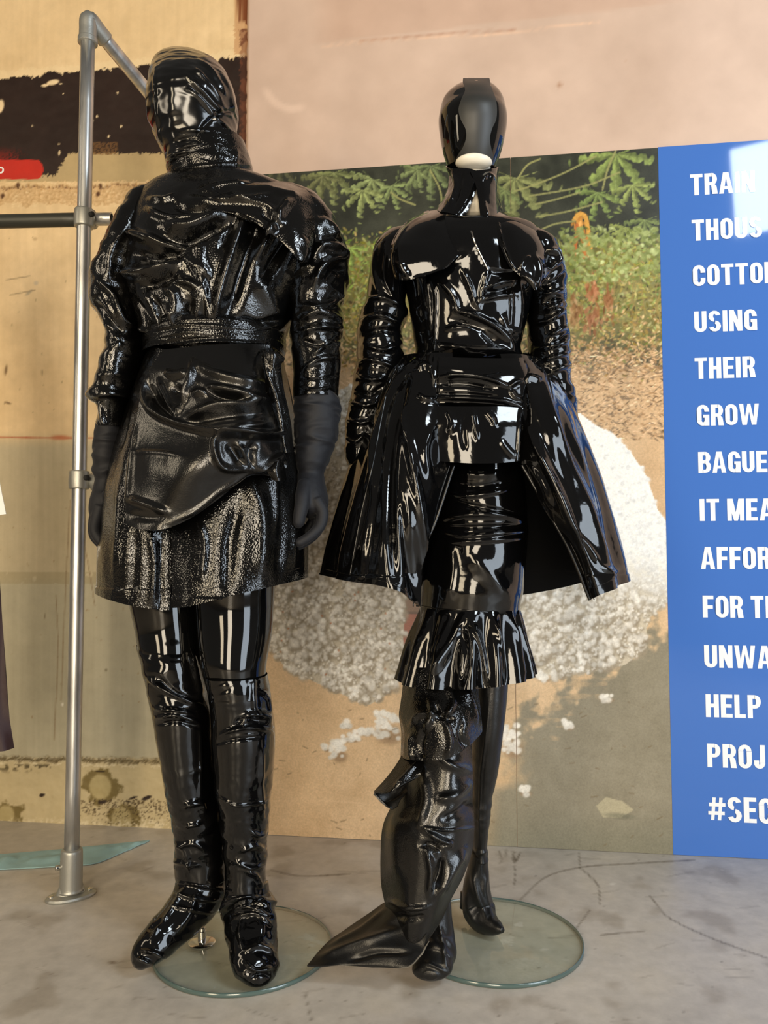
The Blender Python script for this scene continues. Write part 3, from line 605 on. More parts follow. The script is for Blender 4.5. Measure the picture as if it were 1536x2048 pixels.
# ---------------------------------------------------------------- condensed bold capitals
def glyph(ch):
    """list of convex polygons in a box of height 1; returns (polys, width)"""
    t = .19; W = .50; P = []
    def bar(x0, y0, x1, y1): P.append([(x0, y0), (x1, y0), (x1, y1), (x0, y1)])
    def arc(cx, cy, rx, ry, a0, a1, tx=t, ty=.165, n=9):
        for i in range(n):
            a, b = (math.radians(a0+(a1-a0)*k/n) for k in (i, i+1))
            P.append([(cx+rx*math.cos(a), cy+ry*math.sin(a)), (cx+rx*math.cos(b), cy+ry*math.sin(b)), (cx+(rx-tx)*math.cos(b), cy+(ry-ty)*math.sin(b)), (cx+(rx-tx)*math.cos(a), cy+(ry-ty)*math.sin(a))])
    r = W/2; q = .27
    if ch == 'T': bar(0, .84, W, 1); bar(W/2-t/2, 0, W/2+t/2, .85)
    elif ch == 'I': W = t; bar(0, 0, t, 1)
    elif ch == 'H': bar(0, 0, t, 1); bar(W-t, 0, W, 1); bar(t, .43, W-t, .59)
    elif ch == 'E': W = .44; bar(0, 0, t, 1); bar(t, .84, W, 1); bar(t, .43, W-.03, .585); bar(t, 0, W, .16)
    elif ch == 'F': W = .43; bar(0, 0, t, 1); bar(t, .84, W, 1); bar(t, .40, W-.03, .56)
    elif ch == 'L': W = .42; bar(0, 0, t, 1); bar(t, 0, W, .16)
    elif ch in 'OCGQ':
        arc(r, 1-q, r, q, 0, 180); arc(r, q, r, q, 180, 360); bar(0, q, t, 1-q)
        if ch == 'O': bar(W-t, q, W, 1-q)
        if ch == 'C': bar(W-t, .62, W, 1-q); bar(W-t, q, W, .38)
        if ch == 'G': bar(W-t, .66, W, 1-q); bar(W-t, 0, W, .52); bar(r, .38, W-t, .52)
    elif ch == 'U': bar(0, q, t, 1); bar(W-t, q, W, 1); arc(r, q, r, q, 180, 360)
    elif ch == 'J': W = .42; bar(W-t, .25, W, 1); arc(W/2, .25, W/2, .25, 180, 360); bar(0, .25, t, .36)
    elif ch in 'PRB':
        bar(0, 0, t, 1); y0 = .42 if ch != 'B' else .45; ry = (1-y0)/2; rx = .22; bar(t, .84, W-rx, 1); bar(t, y0, W-rx, y0+.155); arc(W-rx, y0+ry, rx, ry, -90, 90, tx=t, ty=.158)
        if ch == 'R': P.append([(W-t-.01, 0), (W+.015, 0), (W-.03, .36), (W-.10, .46), (W-t-.06, .46)]); 
        if ch == 'B': bar(t, 0, W-rx, .155); arc(W-rx, .265+.02, rx+.015, .285, -90, 90, tx=t, ty=.158)
    elif ch == 'N': bar(0, 0, t*.92, 1); bar(W+.02-t*.92, 0, W+.02, 1); P.append([(0, 1), (t*.98, 1), (W+.02, 0), (W+.02-t*.98, 0)]); W += .02
    elif ch == 'M': W = .66; bar(0, 0, t*.9, 1); bar(W-t*.9, 0, W, 1); P.append([(.0, 1), (t*1.15, 1), (W/2+.07, 0), (W/2-.07, 0)]); P.append([(W, 1), (W-t*1.15, 1), (W/2-.07, 0), (W/2+.07, 0)])
    elif ch == 'A': W = .56; P += [[(0, 0), (t*.95, 0), (W/2+.03, 1), (W/2-.11, 1)], [(W, 0), (W-t*.95, 0), (W/2-.03, 1), (W/2+.11, 1)], [(.13, .2), (W-.13, .2), (W-.17, .34), (.17, .34)]]
    elif ch == 'W': W = .80; P += [[(0, 1), (t*.9, 1), (.27, 0), (.12, 0)], [(.17, 0), (.30, 0), (W/2+.06, 1), (W/2-.06, 1)], [(W-.17, 0), (W-.30, 0), (W/2-.06, 1), (W/2+.06, 1)], [(W, 1), (W-t*.9, 1), (W-.27, 0), (W-.12, 0)]]
    elif ch == 'S': arc(r, .735, r, .265, 15, 262, ty=.155); arc(r, .265, r, .265, 82, -165, ty=.155)
    elif ch == '#': W = .60; P += [[(.09, .05), (.21, .05), (.28, .95), (.16, .95)], [(.33, .05), (.45, .05), (.52, .95), (.40, .95)]]; bar(0, .26, .58, .40); bar(.03, .60, .61, .74)
    return P, W

def build_board():
    off = .020; root_p = wall_pt(wall_s(1037, off), 0.0)
    B = empty('display_board', tuple(root_p), 'large printed board on the wall, cotton heap photo and blue lettered panel', 'board')
    def loc(V): return np.asarray(V, float)-root_p
    zt = .5*(on_wall(545., 348., off)[2]+on_wall(1400., 289., off)[2]); seams = [wall_s(505, off), wall_s(1033, off, 1500.), wall_s(1331.0, off, 1000.), wall_s(1760, off)]
    C = paint_print()
    for a, b, w in ((seams[0], seams[1]-.0012, 'l'), (seams[1]+.0002, seams[2], 'r')):
        s = np.arange(a, b, .0026); s[-1] = b; z = np.linspace(zt, .001, int(zt/.0026)); S, Z = np.meshgrid(s, z); P = wall_pt(S, Z, off); 
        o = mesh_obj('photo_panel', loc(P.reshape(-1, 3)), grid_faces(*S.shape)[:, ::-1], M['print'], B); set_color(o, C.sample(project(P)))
        c8 = np.array([wall_pt(u, v, d) for d in (off-.0006, .0145) for u, v in ((a, .001), (b, .001), (b, zt), (a, zt))])
        mesh_obj('backing_board', loc(c8), [(0, 1, 2, 3), (4, 7, 6, 5), (0, 4, 5, 1), (1, 5, 6, 2), (2, 6, 7, 3), (3, 7, 4, 0)], M['board_edge'], B, False)
    a, b = seams[2], seams[3]; c8 = np.array([wall_pt(u, v, d) for d in (off+.0008, .0145) for u, v in ((a, .001), (b, .001), (b, zt+.001), (a, zt+.001))])
    BP = mesh_obj('blue_panel', loc(c8), [(0, 1, 2, 3), (4, 7, 6, 5), (0, 4, 5, 1), (1, 5, 6, 2), (2, 6, 7, 3), (3, 7, 4, 0)], M['blue'], B, False, 'saturated blue panel with white capitals')
    # lines: (text, left px, top px at left, bottom px at left)
    L = [('TRAIN', 1381, 349, 391), ('THOUS', 1384, 440, 482), ('COTTON', 1386, 531, 573), ('USING', 1389, 623, 665), ('THEIR', 1390, 716, 758), ('GROW', 1394, 810, 852), ('BAGUE', 1397, 904, 946), ('IT MEA', 1400, 998, 1042),
         ('AFFOR', 1402, 1094, 1138), ('FOR TH', 1406, 1191, 1235), ('UNWA', 1409, 1290, 1335), ('HELP', 1412, 1388, 1434), ('PROJ', 1415, 1487, 1534), ('#SEC', 1417, 1592, 1642)]
    o2 = off+.0014; s_lim = wall_s(1760, o2)
    for txt, x, y0, y1 in L:
        p0 = on_wall(float(x), float(y1), o2); p1 = on_wall(float(x), float(y0), o2); h = p1[2]-p0[2]; s0 = (p0-W0)@WD; z0 = p0[2]; cur = s0
        for ch in txt:
            if ch == ' ': cur += .26*h; continue
            P, w = glyph(ch); V = []; Fc = []
            for pl in P:
                if sum(pl[i][0]*pl[(i+1) % len(pl)][1]-pl[(i+1) % len(pl)][0]*pl[i][1] for i in range(len(pl))) < 0: pl = pl[::-1]
                Fc.append(tuple(range(len(V), len(V)+len(pl)))); V += [wall_pt(cur+u*h*1.10, z0+v*h, o2+.00012*len(Fc)) for u, v in pl]
            mesh_obj('letter', loc(V), Fc, M['white_print'], BP, False); cur += (w*1.10+.085)*h
    return B

# ---------------------------------------------------------------- scaffold rack on the left
def build_rack():
    fl = on_floor(138., 1795.); Yp = fl[1]; R = empty('scaffold_rack', (fl[0], fl[1], 0), 'galvanised tube clothes rack bolted to the floor beside the left mannequin', 'clothes rack')
    O = np.array([fl[0], fl[1], 0]); top = at(176., 62., Yp); base = np.array([fl[0]+.004, Yp, .09]); top[0] = at(176., 62., Yp)[0]
    r = 14.3*Yp/F
    T = lambda name, P, rr, mat, nu=28, label=None, cap=True: tube_obj(name, np.asarray(P)-O, rr, mat, R, nu=nu, label=label, cap=cap)
    T('upright_pipe', [base-[0, 0, .03], top], r, M['galv'])
    def upr(py): 
        t = (at(150, py, Yp)[2]-base[2])/(top[2]-base[2]); return base+(top-base)*t
    # elbow and the brace back to the wall
    far = on_wall(432., 350., .02); e0 = at(178., 40., Yp); d = (far-e0)/np.linalg.norm(far-e0)
    T('wall_pipe', [e0+d*.02, far], r, M['galv'])
    el = np.array([top-[0, 0, .03], top, e0+[0, 0, .0], e0+d*.035, e0+d*.055]); T('elbow_fitting', el, [r*1.24]*5, M['cast'], 28)
    for p, dr in ((top-[0, 0, .032], (0, 0, 1)),): T('collar_ring', [p, p+np.array(dr)*.012], r*1.38, M['cast'])
    # socket and flange on the floor
    T('base_socket', [base-[0, 0, .075], base-[0, 0, .07], base+[0, 0, .015], base+[0, 0, .02]], [r*1.7, r*1.52, r*1.42, r*1.25], M['cast'])
    FLG = lathe('floor_flange', [(r*3.2, .0), (r*3.3, .004), (r*3.1, .008), (r*1.9, .012), (r*1.5, .03)], (0.004, 0, 0), M['cast'], R, squash=.62, rot=.55)
    for sgn in (-1, 1):
        c, s = math.cos(.55), math.sin(.55); p = np.array([.004+sgn*r*2.5*c, sgn*r*2.5*s, 0])
        lathe('screw', [(.006, .007), (.006, .012), (.003, .0135)], tuple(p), M['chrome'], FLG, nu=12)
    ps = upr(1722.)+np.array([-r*1.35, -r*.7, -.01]); T('set_screw', [ps, ps+[-.006, -.006, 0]], .006, M['chrome'], 12)
    # mid rail: goes off to the left behind the upright, its open end sticks out on the right
    for py, full in ((437., True), (960., False)):
        c = upr(py); CB = T('clamp_body', [c-[0, 0, .022], c-[0, 0, .020], c+[0, 0, .020], c+[0, 0, .022]], [r*1.1, r*1.36, r*1.36, r*1.1], M['cast'])
        cb = c+np.array([.026, .034, -.012]) 
        ring_ax = np.array([1., 0.12, .0]); ring_ax /= np.linalg.norm(ring_ax)
        if full:
            a = at(-420., 452., c[1]+.05); bpt = at(224., 438., c[1]+.03); dd = (bpt-a)/np.linalg.norm(bpt-a)
            T('rail_pipe', [a, bpt-dd*.05], r*1.0, M['rail'], label='dark grey horizontal rail')
            G = pipe(np.array([bpt-dd*.06, bpt])-O, [r*.92]*2, nu=28, nv=6, side=(0, 0, 1)); shell('rail_end', G, M['galv'], R, closed=True, thick=.003)
            p0 = bpt-dd*.056; T('clamp_ring', [p0-dd*.014, p0-dd*.010, p0+dd*.012, p0+dd*.016], [r*1.1, r*1.35, r*1.35, r*1.1], M['cast'])
        else:
            p0 = c+np.array([.040, .012, -.002]); G = pipe(np.array([p0-ring_ax*.012+[0, .01, 0], p0+ring_ax*.012])-O, [r*1.35]*2, nu=28, nv=6, side=(0, 0, 1)); shell('clamp_ring', G, M['cast'], R, closed=True, thick=.004)
        ps = c+np.array([r*1.2, -r*.75, .004]); T('set_screw', [ps, ps+[.006, -.004, 0]], .0065, M['hole'], 12).parent = CB
    return R

def build_small():
    fl = M['blue_cloth'] = simple('pale_blue_cloth', (150, 186, 190), .6, layers=[('noise', 40, .4, .003)])
    def floor_px(pts, z): return [on_floor(float(x), float(y), z) for x, y in pts]
    top = spline(np.array(floor_px([(-120, 1716), (0, 1708), (120, 1698), (200, 1690), (262, 1684), (299, 1680)], .004)), 60); bot = spline(np.array(floor_px([(-120, 1745), (0, 1738), (110, 1732), (188, 1726), (240, 1706), (299, 1681)], .004)), 60)
    G = np.stack([top+(bot-top)*t for t in np.linspace(0, 1, 12)]); n = noise2(G[..., 0], G[..., 1], 14, 3); n2 = noise2(G[..., 0], G[..., 1], 40, 4)
    o0 = G.mean((0, 1)); o0[2] = 0; G[..., 2] += np.abs(n)*.016*np.sin(np.linspace(0, math.pi, 12))[:, None]+n2*.001
    o = shell('cloth_strip', G-o0, fl, None, thick=.0025, out_from=(0, 0, -5)); o.location = o0
    o['label'] = 'pale blue pointed fabric strip lying on the floor behind the rack base'; o['category'] = 'fabric strip'
    # clothes hanging at the left border
    mm = simple('burgundy_cloth', (44, 18, 20), .6, sheen=.2, layers=[('noise', 30, .5, .004)])
    G = sheet_grid([[(-140, 436, 1.78), (-80, 436, 1.775), (-30, 434, 1.78)], [(-140, 640, 1.74), (-70, 640, 1.73), (-18, 640, 1.745)], [(-140, 900, 1.72), (-60, 900, 1.70), (-14, 905, 1.72)], [(-150, 1200, 1.72), (-60, 1200, 1.70), (2, 1190, 1.73)], [(-160, 1400, 1.72), (-70, 1400, 1.69), (14, 1390, 1.73)], [(-165, 1510, 1.72), (-70, 1508, 1.69), (4, 1503, 1.71), (25, 1496, 1.74)]], 40, 80)
    o0 = G.mean((0, 1)); o = shell('hanging_trousers', G-o0, mm, None, thick=.004, disp=lambda G, N: .006*np.sin(G[..., 0]*120+3*G[..., 2]), out_from=(0, 5, 0)); o.location = o0
    o['label'] = 'dark burgundy garment hanging at the left picture edge, only its hem showing'; o['category'] = 'garment'
    mw = simple('white_card', (232, 232, 226), .6)
    G = sheet_grid([[(-100, 430, 1.765), (-70, 430, 1.76), (-34, 430, 1.765)], [(-95, 600, 1.69), (-60, 600, 1.685), (-26, 600, 1.69)], [(-90, 780, 1.66), (-40, 780, 1.66), (-16, 785, 1.66)], [(-90, 900, 1.66), (-45, 905, 1.655), (-4, 940, 1.66)], [(-90, 1040, 1.66), (-40, 1036, 1.655), (12, 1028, 1.66)]], 20, 24)
    o0 = G.mean((0, 1)); o = shell('hanging_shirt', G-o0, mw, None, thick=.002, out_from=(0, 5, 0)); o.location = o0
    o['label'] = 'white garment corner poking in at the left picture edge, above the burgundy one'; o['category'] = 'garment'
    # paint-splashed white washer on the red patch
    p = on_wall(2., 341., .004); th = np.linspace(0, 2*math.pi, 25)[:-1]; 
    G = np.stack([np.array([WD*(R+r*math.cos(a))*math.cos(t)+np.array([0, 0, 1.])*(R+r*math.cos(a))*math.sin(t)+WN*r*math.sin(a) for a in np.linspace(0, 2*math.pi, 9)]) for R, r in ((.0085, .004),) for t in np.linspace(0, 2*math.pi, 25)]) if False else None
    R_, r_ = .0085, .0035; V = []
    for t in th:
        for a in np.linspace(0, 2*math.pi, 9)[:-1]: V.append(WD*(R_+r_*math.cos(a))*math.cos(t)+np.array([0, 0, 1.])*(R_+r_*math.cos(a))*math.sin(t)+WN*r_*math.sin(a))
    Fc = [(i*8+j, ((i+1) % 24)*8+j, ((i+1) % 24)*8+(j+1) % 8, i*8+(j+1) % 8) for i in range(24) for j in range(8)]
    o = mesh_obj('wall_washer', V, Fc, mw); o.location = p; o['label'] = 'small white metal washer on the red paint patch of the left wall'; o['category'] = 'washer'

# ---------------------------------------------------------------- surface folds
def crumple(a, fr, seed, a2=None, fr2=None, e=.08):
    """folded cloth: ridged noise of height a (m) at fr folds per metre, plus a finer set"""
    def f(G, N):
        d = a*2.2*creases(G, fr, seed, e=e)
        if a2: d = d+a2*2.2*creases(G, fr2 or tuple(2.3*x for x in fr), seed+4.4, e=e)
        return d-a*.4
    return f
def band(z_lo, z_hi, amp):
    return lambda G, N: amp*smooth(z_lo-.002, z_lo+.001, G[..., 2])*smooth(z_hi+.002, z_hi-.001, G[..., 2])
def add(*fs): return lambda G, N: sum(f(G, N) for f in fs)
BV = {}
def bvh_of(objs):
    vs, fs = [], []
    for o in objs:
        k = len(vs); M_ = o.matrix_basis
        par = Vector(o.parent.location) if o.parent else Vector((0, 0, 0))
        vs += [M_@v.co+par for v in o.data.vertices]; fs += [tuple(i+k for i in p.vertices) for p in o.data.polygons]
    return BVHTree.FromPolygons(vs, fs)
def seam(name, tree, pts, r, mat, parent, off=0.0, n=None, label=None, under=None):
    """a thin welt lying on whatever surface the picture shows there"""
    q = spline(np.array(pts, float), n or max(12, 10*len(pts))) if len(pts) > 2 else np.array([np.array(pts[0])+(np.array(pts[1])-np.array(pts[0]))*t for t in np.linspace(0, 1, n or 24)])
    P = []; c = Vector((0, 0, CAMH))
    for x, y in q:
        d = Vector(rays(x, y)).normalized(); h = tree.ray_cast(c, d)
        if h[0] is not None: P.append(np.array(h[0]-d*off))
    if len(P) < 4: return None
    P = np.array(P); keep = [0]; med = np.median(P[:, 1])
    for i in range(1, len(P)):
        if abs(P[i, 1]-P[keep[-1], 1]) < .03: keep.append(i)
    P = P[keep]
    if len(P) < 4: return None
    P[1:-1] = (P[:-2]+P[1:-1]*2+P[2:])/4
    d = P[-1]-P[0]; side = (0, 1, 0)
    o = shell(name, pipe(P, [r]*len(P), nu=8, nv=len(P)*2, side=side)-np.array(parent.location), mat, parent, closed=True, cap=(True, True), label=label)
    if under is not None: o.parent = under
    return o

def hand(name, wrist, palm, fingers, thumb, mat, parent, O, label=None, forearm=None):
    """one continuous glove: forearm, palm and five separate bent fingers. All points (px,py,Y)"""
    W = lambda p: at(*p)-O; G = []
    if forearm is not None: G.append(forearm-O)
    pw = np.array([W(p[:3]) for p in palm]); G.append(pipe(pw, [p[3] for p in palm], [p[4] for p in palm], nu=24, nv=24))
    for f in fingers+[thumb]:
        pts = np.array([W(p[:3]) for p in f]); rr = [p[3] for p in f]; d = pts[-1]-pts[-2]; d /= np.linalg.norm(d)
        pts = np.concatenate([pts, [pts[-1]+d*rr[-1]*.55, pts[-1]+d*rr[-1]*.85]]); rr = rr+[rr[-1]*.72, rr[-1]*.35]
        G.append(pipe(pts, rr, nu=14, nv=6*len(pts), side=(.35, 1, .2)))
    return fuse(G, .0022, name, mat, parent, iters=3, label=label, post=lambda co, no: .018*creases(co, (16, 16, 44), 3.1, e=.04)*smooth(W(wrist)[2]-.004, W(wrist)[2]+.02, co[:, 2])+.0004*perlin(co*70))

def glass_base(parent, cx, cy, R, O):
    c = on_floor(float(cx), float(cy), .0); c = c-O
    lathe('glass_base', [(R-.003, .0005), (R-.0005, .001), (R-.0005, .0075), (R-.003, .0085)], tuple(c), M['glass'], parent, nu=128, label='round clear glass plate')
    o = parent.children[-1]
    th = np.linspace(0, 2*math.pi, 128, endpoint=False); prof = [(R-.0018, .0004), (R, .0012), (R, .0078), (R-.0018, .0088), (R-.0026, .0086), (R-.0026, .0006)]
    V = [(c[0]+r*math.cos(t), c[1]+r*math.sin(t), c[2]+z) for r, z in prof for t in th]; n = 128
    Fc = [(i*n+j, i*n+(j+1) % n, ((i+1) % 6)*n+(j+1) % n, ((i+1) % 6)*n+j) for i in range(6) for j in range(n)]
    mesh_obj('glass_rim', V, Fc, M['glass_edge'], parent, label='polished greenish glass edge')
    return c

# ---------------------------------------------------------------- left mannequin
def build_left():
    O = on_floor(487., 1880.); O[2] = 0
    R = empty('hooded_mannequin', O, 'tall hooded black mannequin in crinkled patent leather coat, next to the pipe rack', 'mannequin')
    def sh(name, G, mat, **k): return shell(name, G-O, mat, R, **k)
    # strokes work on world positions, so displace first and shift afterwards
    def mk(name, G, mat, closed=False, disp=None, S=None, thick=0, cap=(False, False), label=None, out_from=None):
        o = shell(name, G, mat, R, closed=closed, disp=disp, S=S, thick=thick, cap=cap, label=label, out_from=out_from)
        n = len(o.data.vertices); co = np.zeros(n*3, np.float32); o.data.vertices.foreach_get('co', co); co = co.reshape(-1, 3)-O.astype(np.float32)
        o.data.vertices.foreach_set('co', co.ravel()); o.data.update(); return o
    Y = 1.54
    # head in its tight hood
    G = rings([(95.5, 350, 362, Y+.03, .003), (101, 333, 384, Y+.03, .014), (110, 319, 408, Y+.028, .027), (122, 308, 430, Y+.024, .042), (140, 301, 450, Y+.018, .060), (162, 298, 463, Y+.01, .080), (185, 297, 471, Y+.004, .096), (216, 296, 475, Y, .107), (245, 298, 473, Y, .104), (270, 307, 470, Y, .096), (290, 318, 468, Y, .088), (310, 328, 466, Y, .082), (330, 334, 463, Y, .078), (350, 338, 462, Y, .075)], 160, 200, 2.1)
    hood = mk('hood', G, M['hood'], closed=True, cap=(True, True), disp=lambda G, N: .0016*perlin(G*30)+.0012*perlin(G*np.array([40, 40, 80]))+.0035*smooth(1.77, 1.70, G[..., 2])*creases(G, (14, 14, 34), 2.0)*2.0,
        S=[([(395, 118), (425, 145), (450, 190)], 3.5, 5), ([(385, 135), (420, 170), (446, 212)], 4, 5), ([(372, 150), (410, 190), (440, 222), (458, 230)], 4, 6), ([(380, 172), (410, 200), (436, 226)], 3, -4), ([(440, 140), (458, 180), (466, 230)], 4, 4), ([(375, 180), (400, 196), (430, 236), (462, 262)], 3.5, 5),
           ([(360, 262), (400, 262), (440, 270), (466, 284)], 4, 5), ([(350, 300), (390, 292), (430, 288), (462, 292)], 4, 7), ([(345, 285), (380, 276), (420, 276)], 4, -5), ([(396, 268), (410, 250), (440, 226), (468, 222)], 4, -5), ([(330, 318), (370, 305), (440, 300)], 3, 6), ([(346, 150), (344, 220), (350, 280)], 10, 2),
           ([(312, 125), (311, 170), (313, 220), (320, 270), (330, 310)], 2.2, 3.5), ([(300, 255), (306, 270), (318, 285)], 3, 5), ([(303, 268), (310, 285), (320, 300)], 3, -4), ([(405, 300), (425, 318), (450, 322)], 4, 4)])
    # coat collar
    G = rings([(300, 340, 492, Y+.005, .082, -14), (312, 336, 496, Y+.005, .084, -14), (330, 334, 502, Y+.005, .085, -12), (350, 338, 508, Y+.005, .086, -8), (372, 345, 512, Y+.01, .088, -4), (392, 345, 520, Y+.012, .092)], 150, 60)
    collar = mk('collar', G, M['crinkle'], closed=True, thick=.005, disp=crumple(.0030, (10, 10, 34), 8.0, .0012, (22, 22, 60)), S=[([(345, 345), (390, 336), (450, 330), (500, 330)], 4, 4), ([(350, 362), (400, 352), (470, 350)], 4, -4), ([(474, 300), (470, 330), (466, 352)], 4, 4)])
    # jacket body
    TR = [(366, 360, 506, Y+.015, .080), (378, 336, 538, Y+.02, .095), (390, 306, 575, Y+.02, .104), (404, 285, 606, Y+.02, .112), (422, 272, 622, Y+.015, .120), (450, 262, 632, Y+.01, .130), (490, 258, 632, Y, .138), (530, 256, 624, Y, .142), (580, 262, 606, Y, .142), (630, 276, 586, Y, .138), (665, 290, 572, Y, .128), (690, 294, 566, Y, .116), (712, 294, 562, Y, .114)]
    G = rings(TR, 260, 260, 2.35)
    S = [([(296, 420), (330, 436), (372, 440), (410, 430)], 6, 8), ([(345, 405), (370, 420), (420, 424)], 6, -7), ([(300, 400), (330, 402), (352, 392)], 5, 6), ([(495, 424), (478, 470), (455, 540), (436, 610), (430, 655)], 10, 17), ([(520, 430), (505, 480), (480, 550), (462, 620)], 12, -12), ([(582, 398), (556, 440), (524, 490), (508, 522)], 11, 16), ([(600, 440), (575, 480), (548, 520), (525, 560)], 10, -9),
         ([(430, 655), (445, 666), (500, 660), (560, 645)], 7, 10), ([(586, 466), (600, 468), (612, 500), (600, 560), (588, 640)], 8, 10), ([(330, 452), (380, 456), (420, 440), (452, 425)], 12, 14), ([(320, 480), (370, 485), (430, 455), (460, 440)], 9, -14),
         ([(250, 462), (300, 478), (345, 490), (375, 492)], 10, 13), ([(262, 505), (320, 520), (370, 500)], 12, -12), ([(230, 545), (290, 545), (335, 528), (360, 516)], 12, 14), ([(290, 575), (330, 560), (352, 545)], 8, -8),
         ([(380, 400), (440, 412), (500, 404), (545, 392)], 9, 9), ([(400, 385), (440, 376), (500, 372)], 6, 7), ([(450, 396), (500, 398), (540, 393)], 3.5, 6), ([(410, 385), (430, 392), (470, 410)], 5, 6),
         ([(250, 590), (275, 640), (300, 672)], 5, 11), ([(262, 590), (290, 630), (312, 668)], 5, -8), ([(290, 580), (312, 620), (330, 662)], 4.5, 8), ([(336, 605), (350, 640), (368, 668)], 6, 10), ([(310, 600), (330, 640), (342, 670)], 6, -8),
         ([(372, 512), (395, 540), (415, 600), (420, 660)], 6, 9), ([(350, 560), (390, 572), (400, 600), (392, 650)], 7, 10), ([(330, 570), (350, 590), (355, 640)], 9, 9), ([(380, 600), (378, 640), (384, 668)], 7, -9), ([(400, 480), (402, 520), (420, 560)], 8, 8), ([(478, 430), (460, 455), (440, 500)], 5, -7),
         ([(480, 640), (520, 650), (556, 640)], 8, -8), ([(520, 560), (540, 600), (556, 640)], 16, 6), ([(280, 665), (330, 676), (400, 680), (500, 676), (566, 664)], 6, -8)]
    torso = mk('jacket_body', G, M['jacket'], closed=True, cap=(True, True), disp=crumple(.0062, (7, 7, 5), 1.0, .0016, (18, 18, 13)), S=[(a, b, c*1.3) for a, b, c in S])
    # storm flap from the collar over the right shoulder
    G = sheet_grid([[(350, 378, 1.455), (420, 374, 1.44), (500, 366, 1.445), (560, 364, 1.48), (600, 372, 1.51)], [(372, 398, 1.425), (430, 396, 1.405), (500, 392, 1.40), (570, 388, 1.42), (618, 388, 1.46)], [(400, 414, 1.41), (450, 420, 1.395), (510, 418, 1.39), (580, 410, 1.405), (628, 412, 1.445)],
                    [(430, 420, 1.402), (470, 428, 1.39), (530, 436, 1.382), (590, 450, 1.39), (630, 450, 1.43)], [(470, 424, 1.395), (500, 440, 1.385), (550, 470, 1.38), (598, 500, 1.385), (622, 500, 1.42)], [(505, 432, 1.39), (530, 456, 1.382), (566, 486, 1.38), (598, 520, 1.386), (612, 526, 1.41)]], 110, 80)
    mk('shoulder_flap', G, M['jacket'], thick=.004, disp=crumple(.0055, (8, 8, 8), 3.3, .0015), S=[([(440, 392), (480, 400), (530, 412), (560, 430)], 5, 7), ([(520, 380), (560, 386), (600, 398)], 6, 7), ([(380, 384), (420, 388), (470, 382)], 5, -6), ([(582, 398), (556, 440), (530, 480)], 9, 14), ([(400, 395), (450, 402), (500, 398), (545, 392)], 4, 6), ([(430, 380), (480, 378), (540, 384)], 6, 7), ([(600, 470), (612, 500), (600, 530)], 6, 4), ([(520, 425), (545, 440), (560, 460)], 7, -8)])
    # sleeves
    fold_s = crumple(.0062, (9, 9, 19), 6.0, .0016, (22, 22, 46), e=.05)
    G = rings([(392, 292, 340, 1.56, .05), (410, 266, 345, 1.56, .075), (450, 244, 330, 1.555, .09), (482, 228, 318, 1.55, .092), (529, 203, 304, 1.55, .090), (565, 187, 292, 1.55, .086), (607, 187, 286, 1.545, .080), (638, 203, 286, 1.54, .074), (669, 215, 288, 1.54, .070), (700, 217, 290, 1.54, .066), (724, 207, 286, 1.535, .064), (750, 203, 272, 1.53, .060), (776, 188, 268, 1.53, .058), (792, 178, 262, 1.53, .058), (803, 186, 256, 1.53, .050), (812, 196, 252, 1.53, .044), (856, 199, 247, 1.53, .038)], 130, 240)
    mk('sleeve', G, M['jacket'], closed=True, thick=.003, disp=fold_s, S=[([(250, 455), (225, 500), (215, 555)], 8, 8), ([(195, 560), (225, 590), (245, 640), (285, 668)], 6, 9), ([(190, 600), (220, 640), (250, 668)], 6, -8), ([(205, 640), (240, 680), (230, 700)], 7, 7), ([(215, 655), (235, 668), (245, 690)], 5, -6), ([(185, 790), (215, 786), (255, 792)], 6, 8), ([(200, 806), (206, 840), (212, 856)], 4, 5)])
    G = rings([(388, 556, 610, 1.56, .05), (404, 552, 636, 1.56, .075), (435, 556, 666, 1.555, .092), (474, 562, 683, 1.55, .096), (513, 570, 697, 1.545, .094), (568, 578, 695, 1.54, .088), (615, 581, 683, 1.535, .080), (650, 582, 686, 1.53, .074), (685, 583, 680, 1.525, .068), (724, 586, 683, 1.52, .064), (759, 587, 679, 1.515, .060), (799, 587, 677, 1.51, .056)], 150, 240)
    sl = mk('sleeve', G, M['jacket'], closed=True, thick=.003, disp=add(lambda G, N: fold_s(G, N)*(.35+.65*smooth(1.17, 1.21, G[..., 2])), lambda G, N: 0), S=[([(636, 440), (660, 452), (676, 480)], 7, 9), ([(630, 505), (650, 490), (680, 498), (696, 520)], 8, 11), ([(640, 480), (670, 476), (690, 500)], 5, -6), ([(628, 575), (640, 540), (662, 520), (690, 515)], 7, 10), ([(650, 560), (672, 540), (690, 548)], 8, -9),
        ([(600, 640), (640, 625), (680, 640)], 7, 9), ([(690, 560), (672, 600), (640, 615), (600, 612)], 6, 8), ([(600, 668), (640, 655), (686, 655)], 6, 9), ([(605, 682), (650, 690), (680, 676)], 5, -7), ([(625, 715), (650, 690), (672, 685), (672, 700)], 5, 8), ([(606, 740), (640, 718), (678, 716)], 5, 6), ([(588, 775), (630, 779), (678, 772)], 2.5, 3), ([(588, 759), (640, 757), (680, 748)], 2, -3)])
    # belt wound round the waist
    G = rings([(664, 296, 568, Y, .126, 6), (674, 293, 572, Y-.002, .134, 6), (690, 290, 572, Y-.002, .136, 7), (706, 290, 566, Y-.002, .134, 7), (722, 288, 560, Y, .128, 7)], 240, 60)
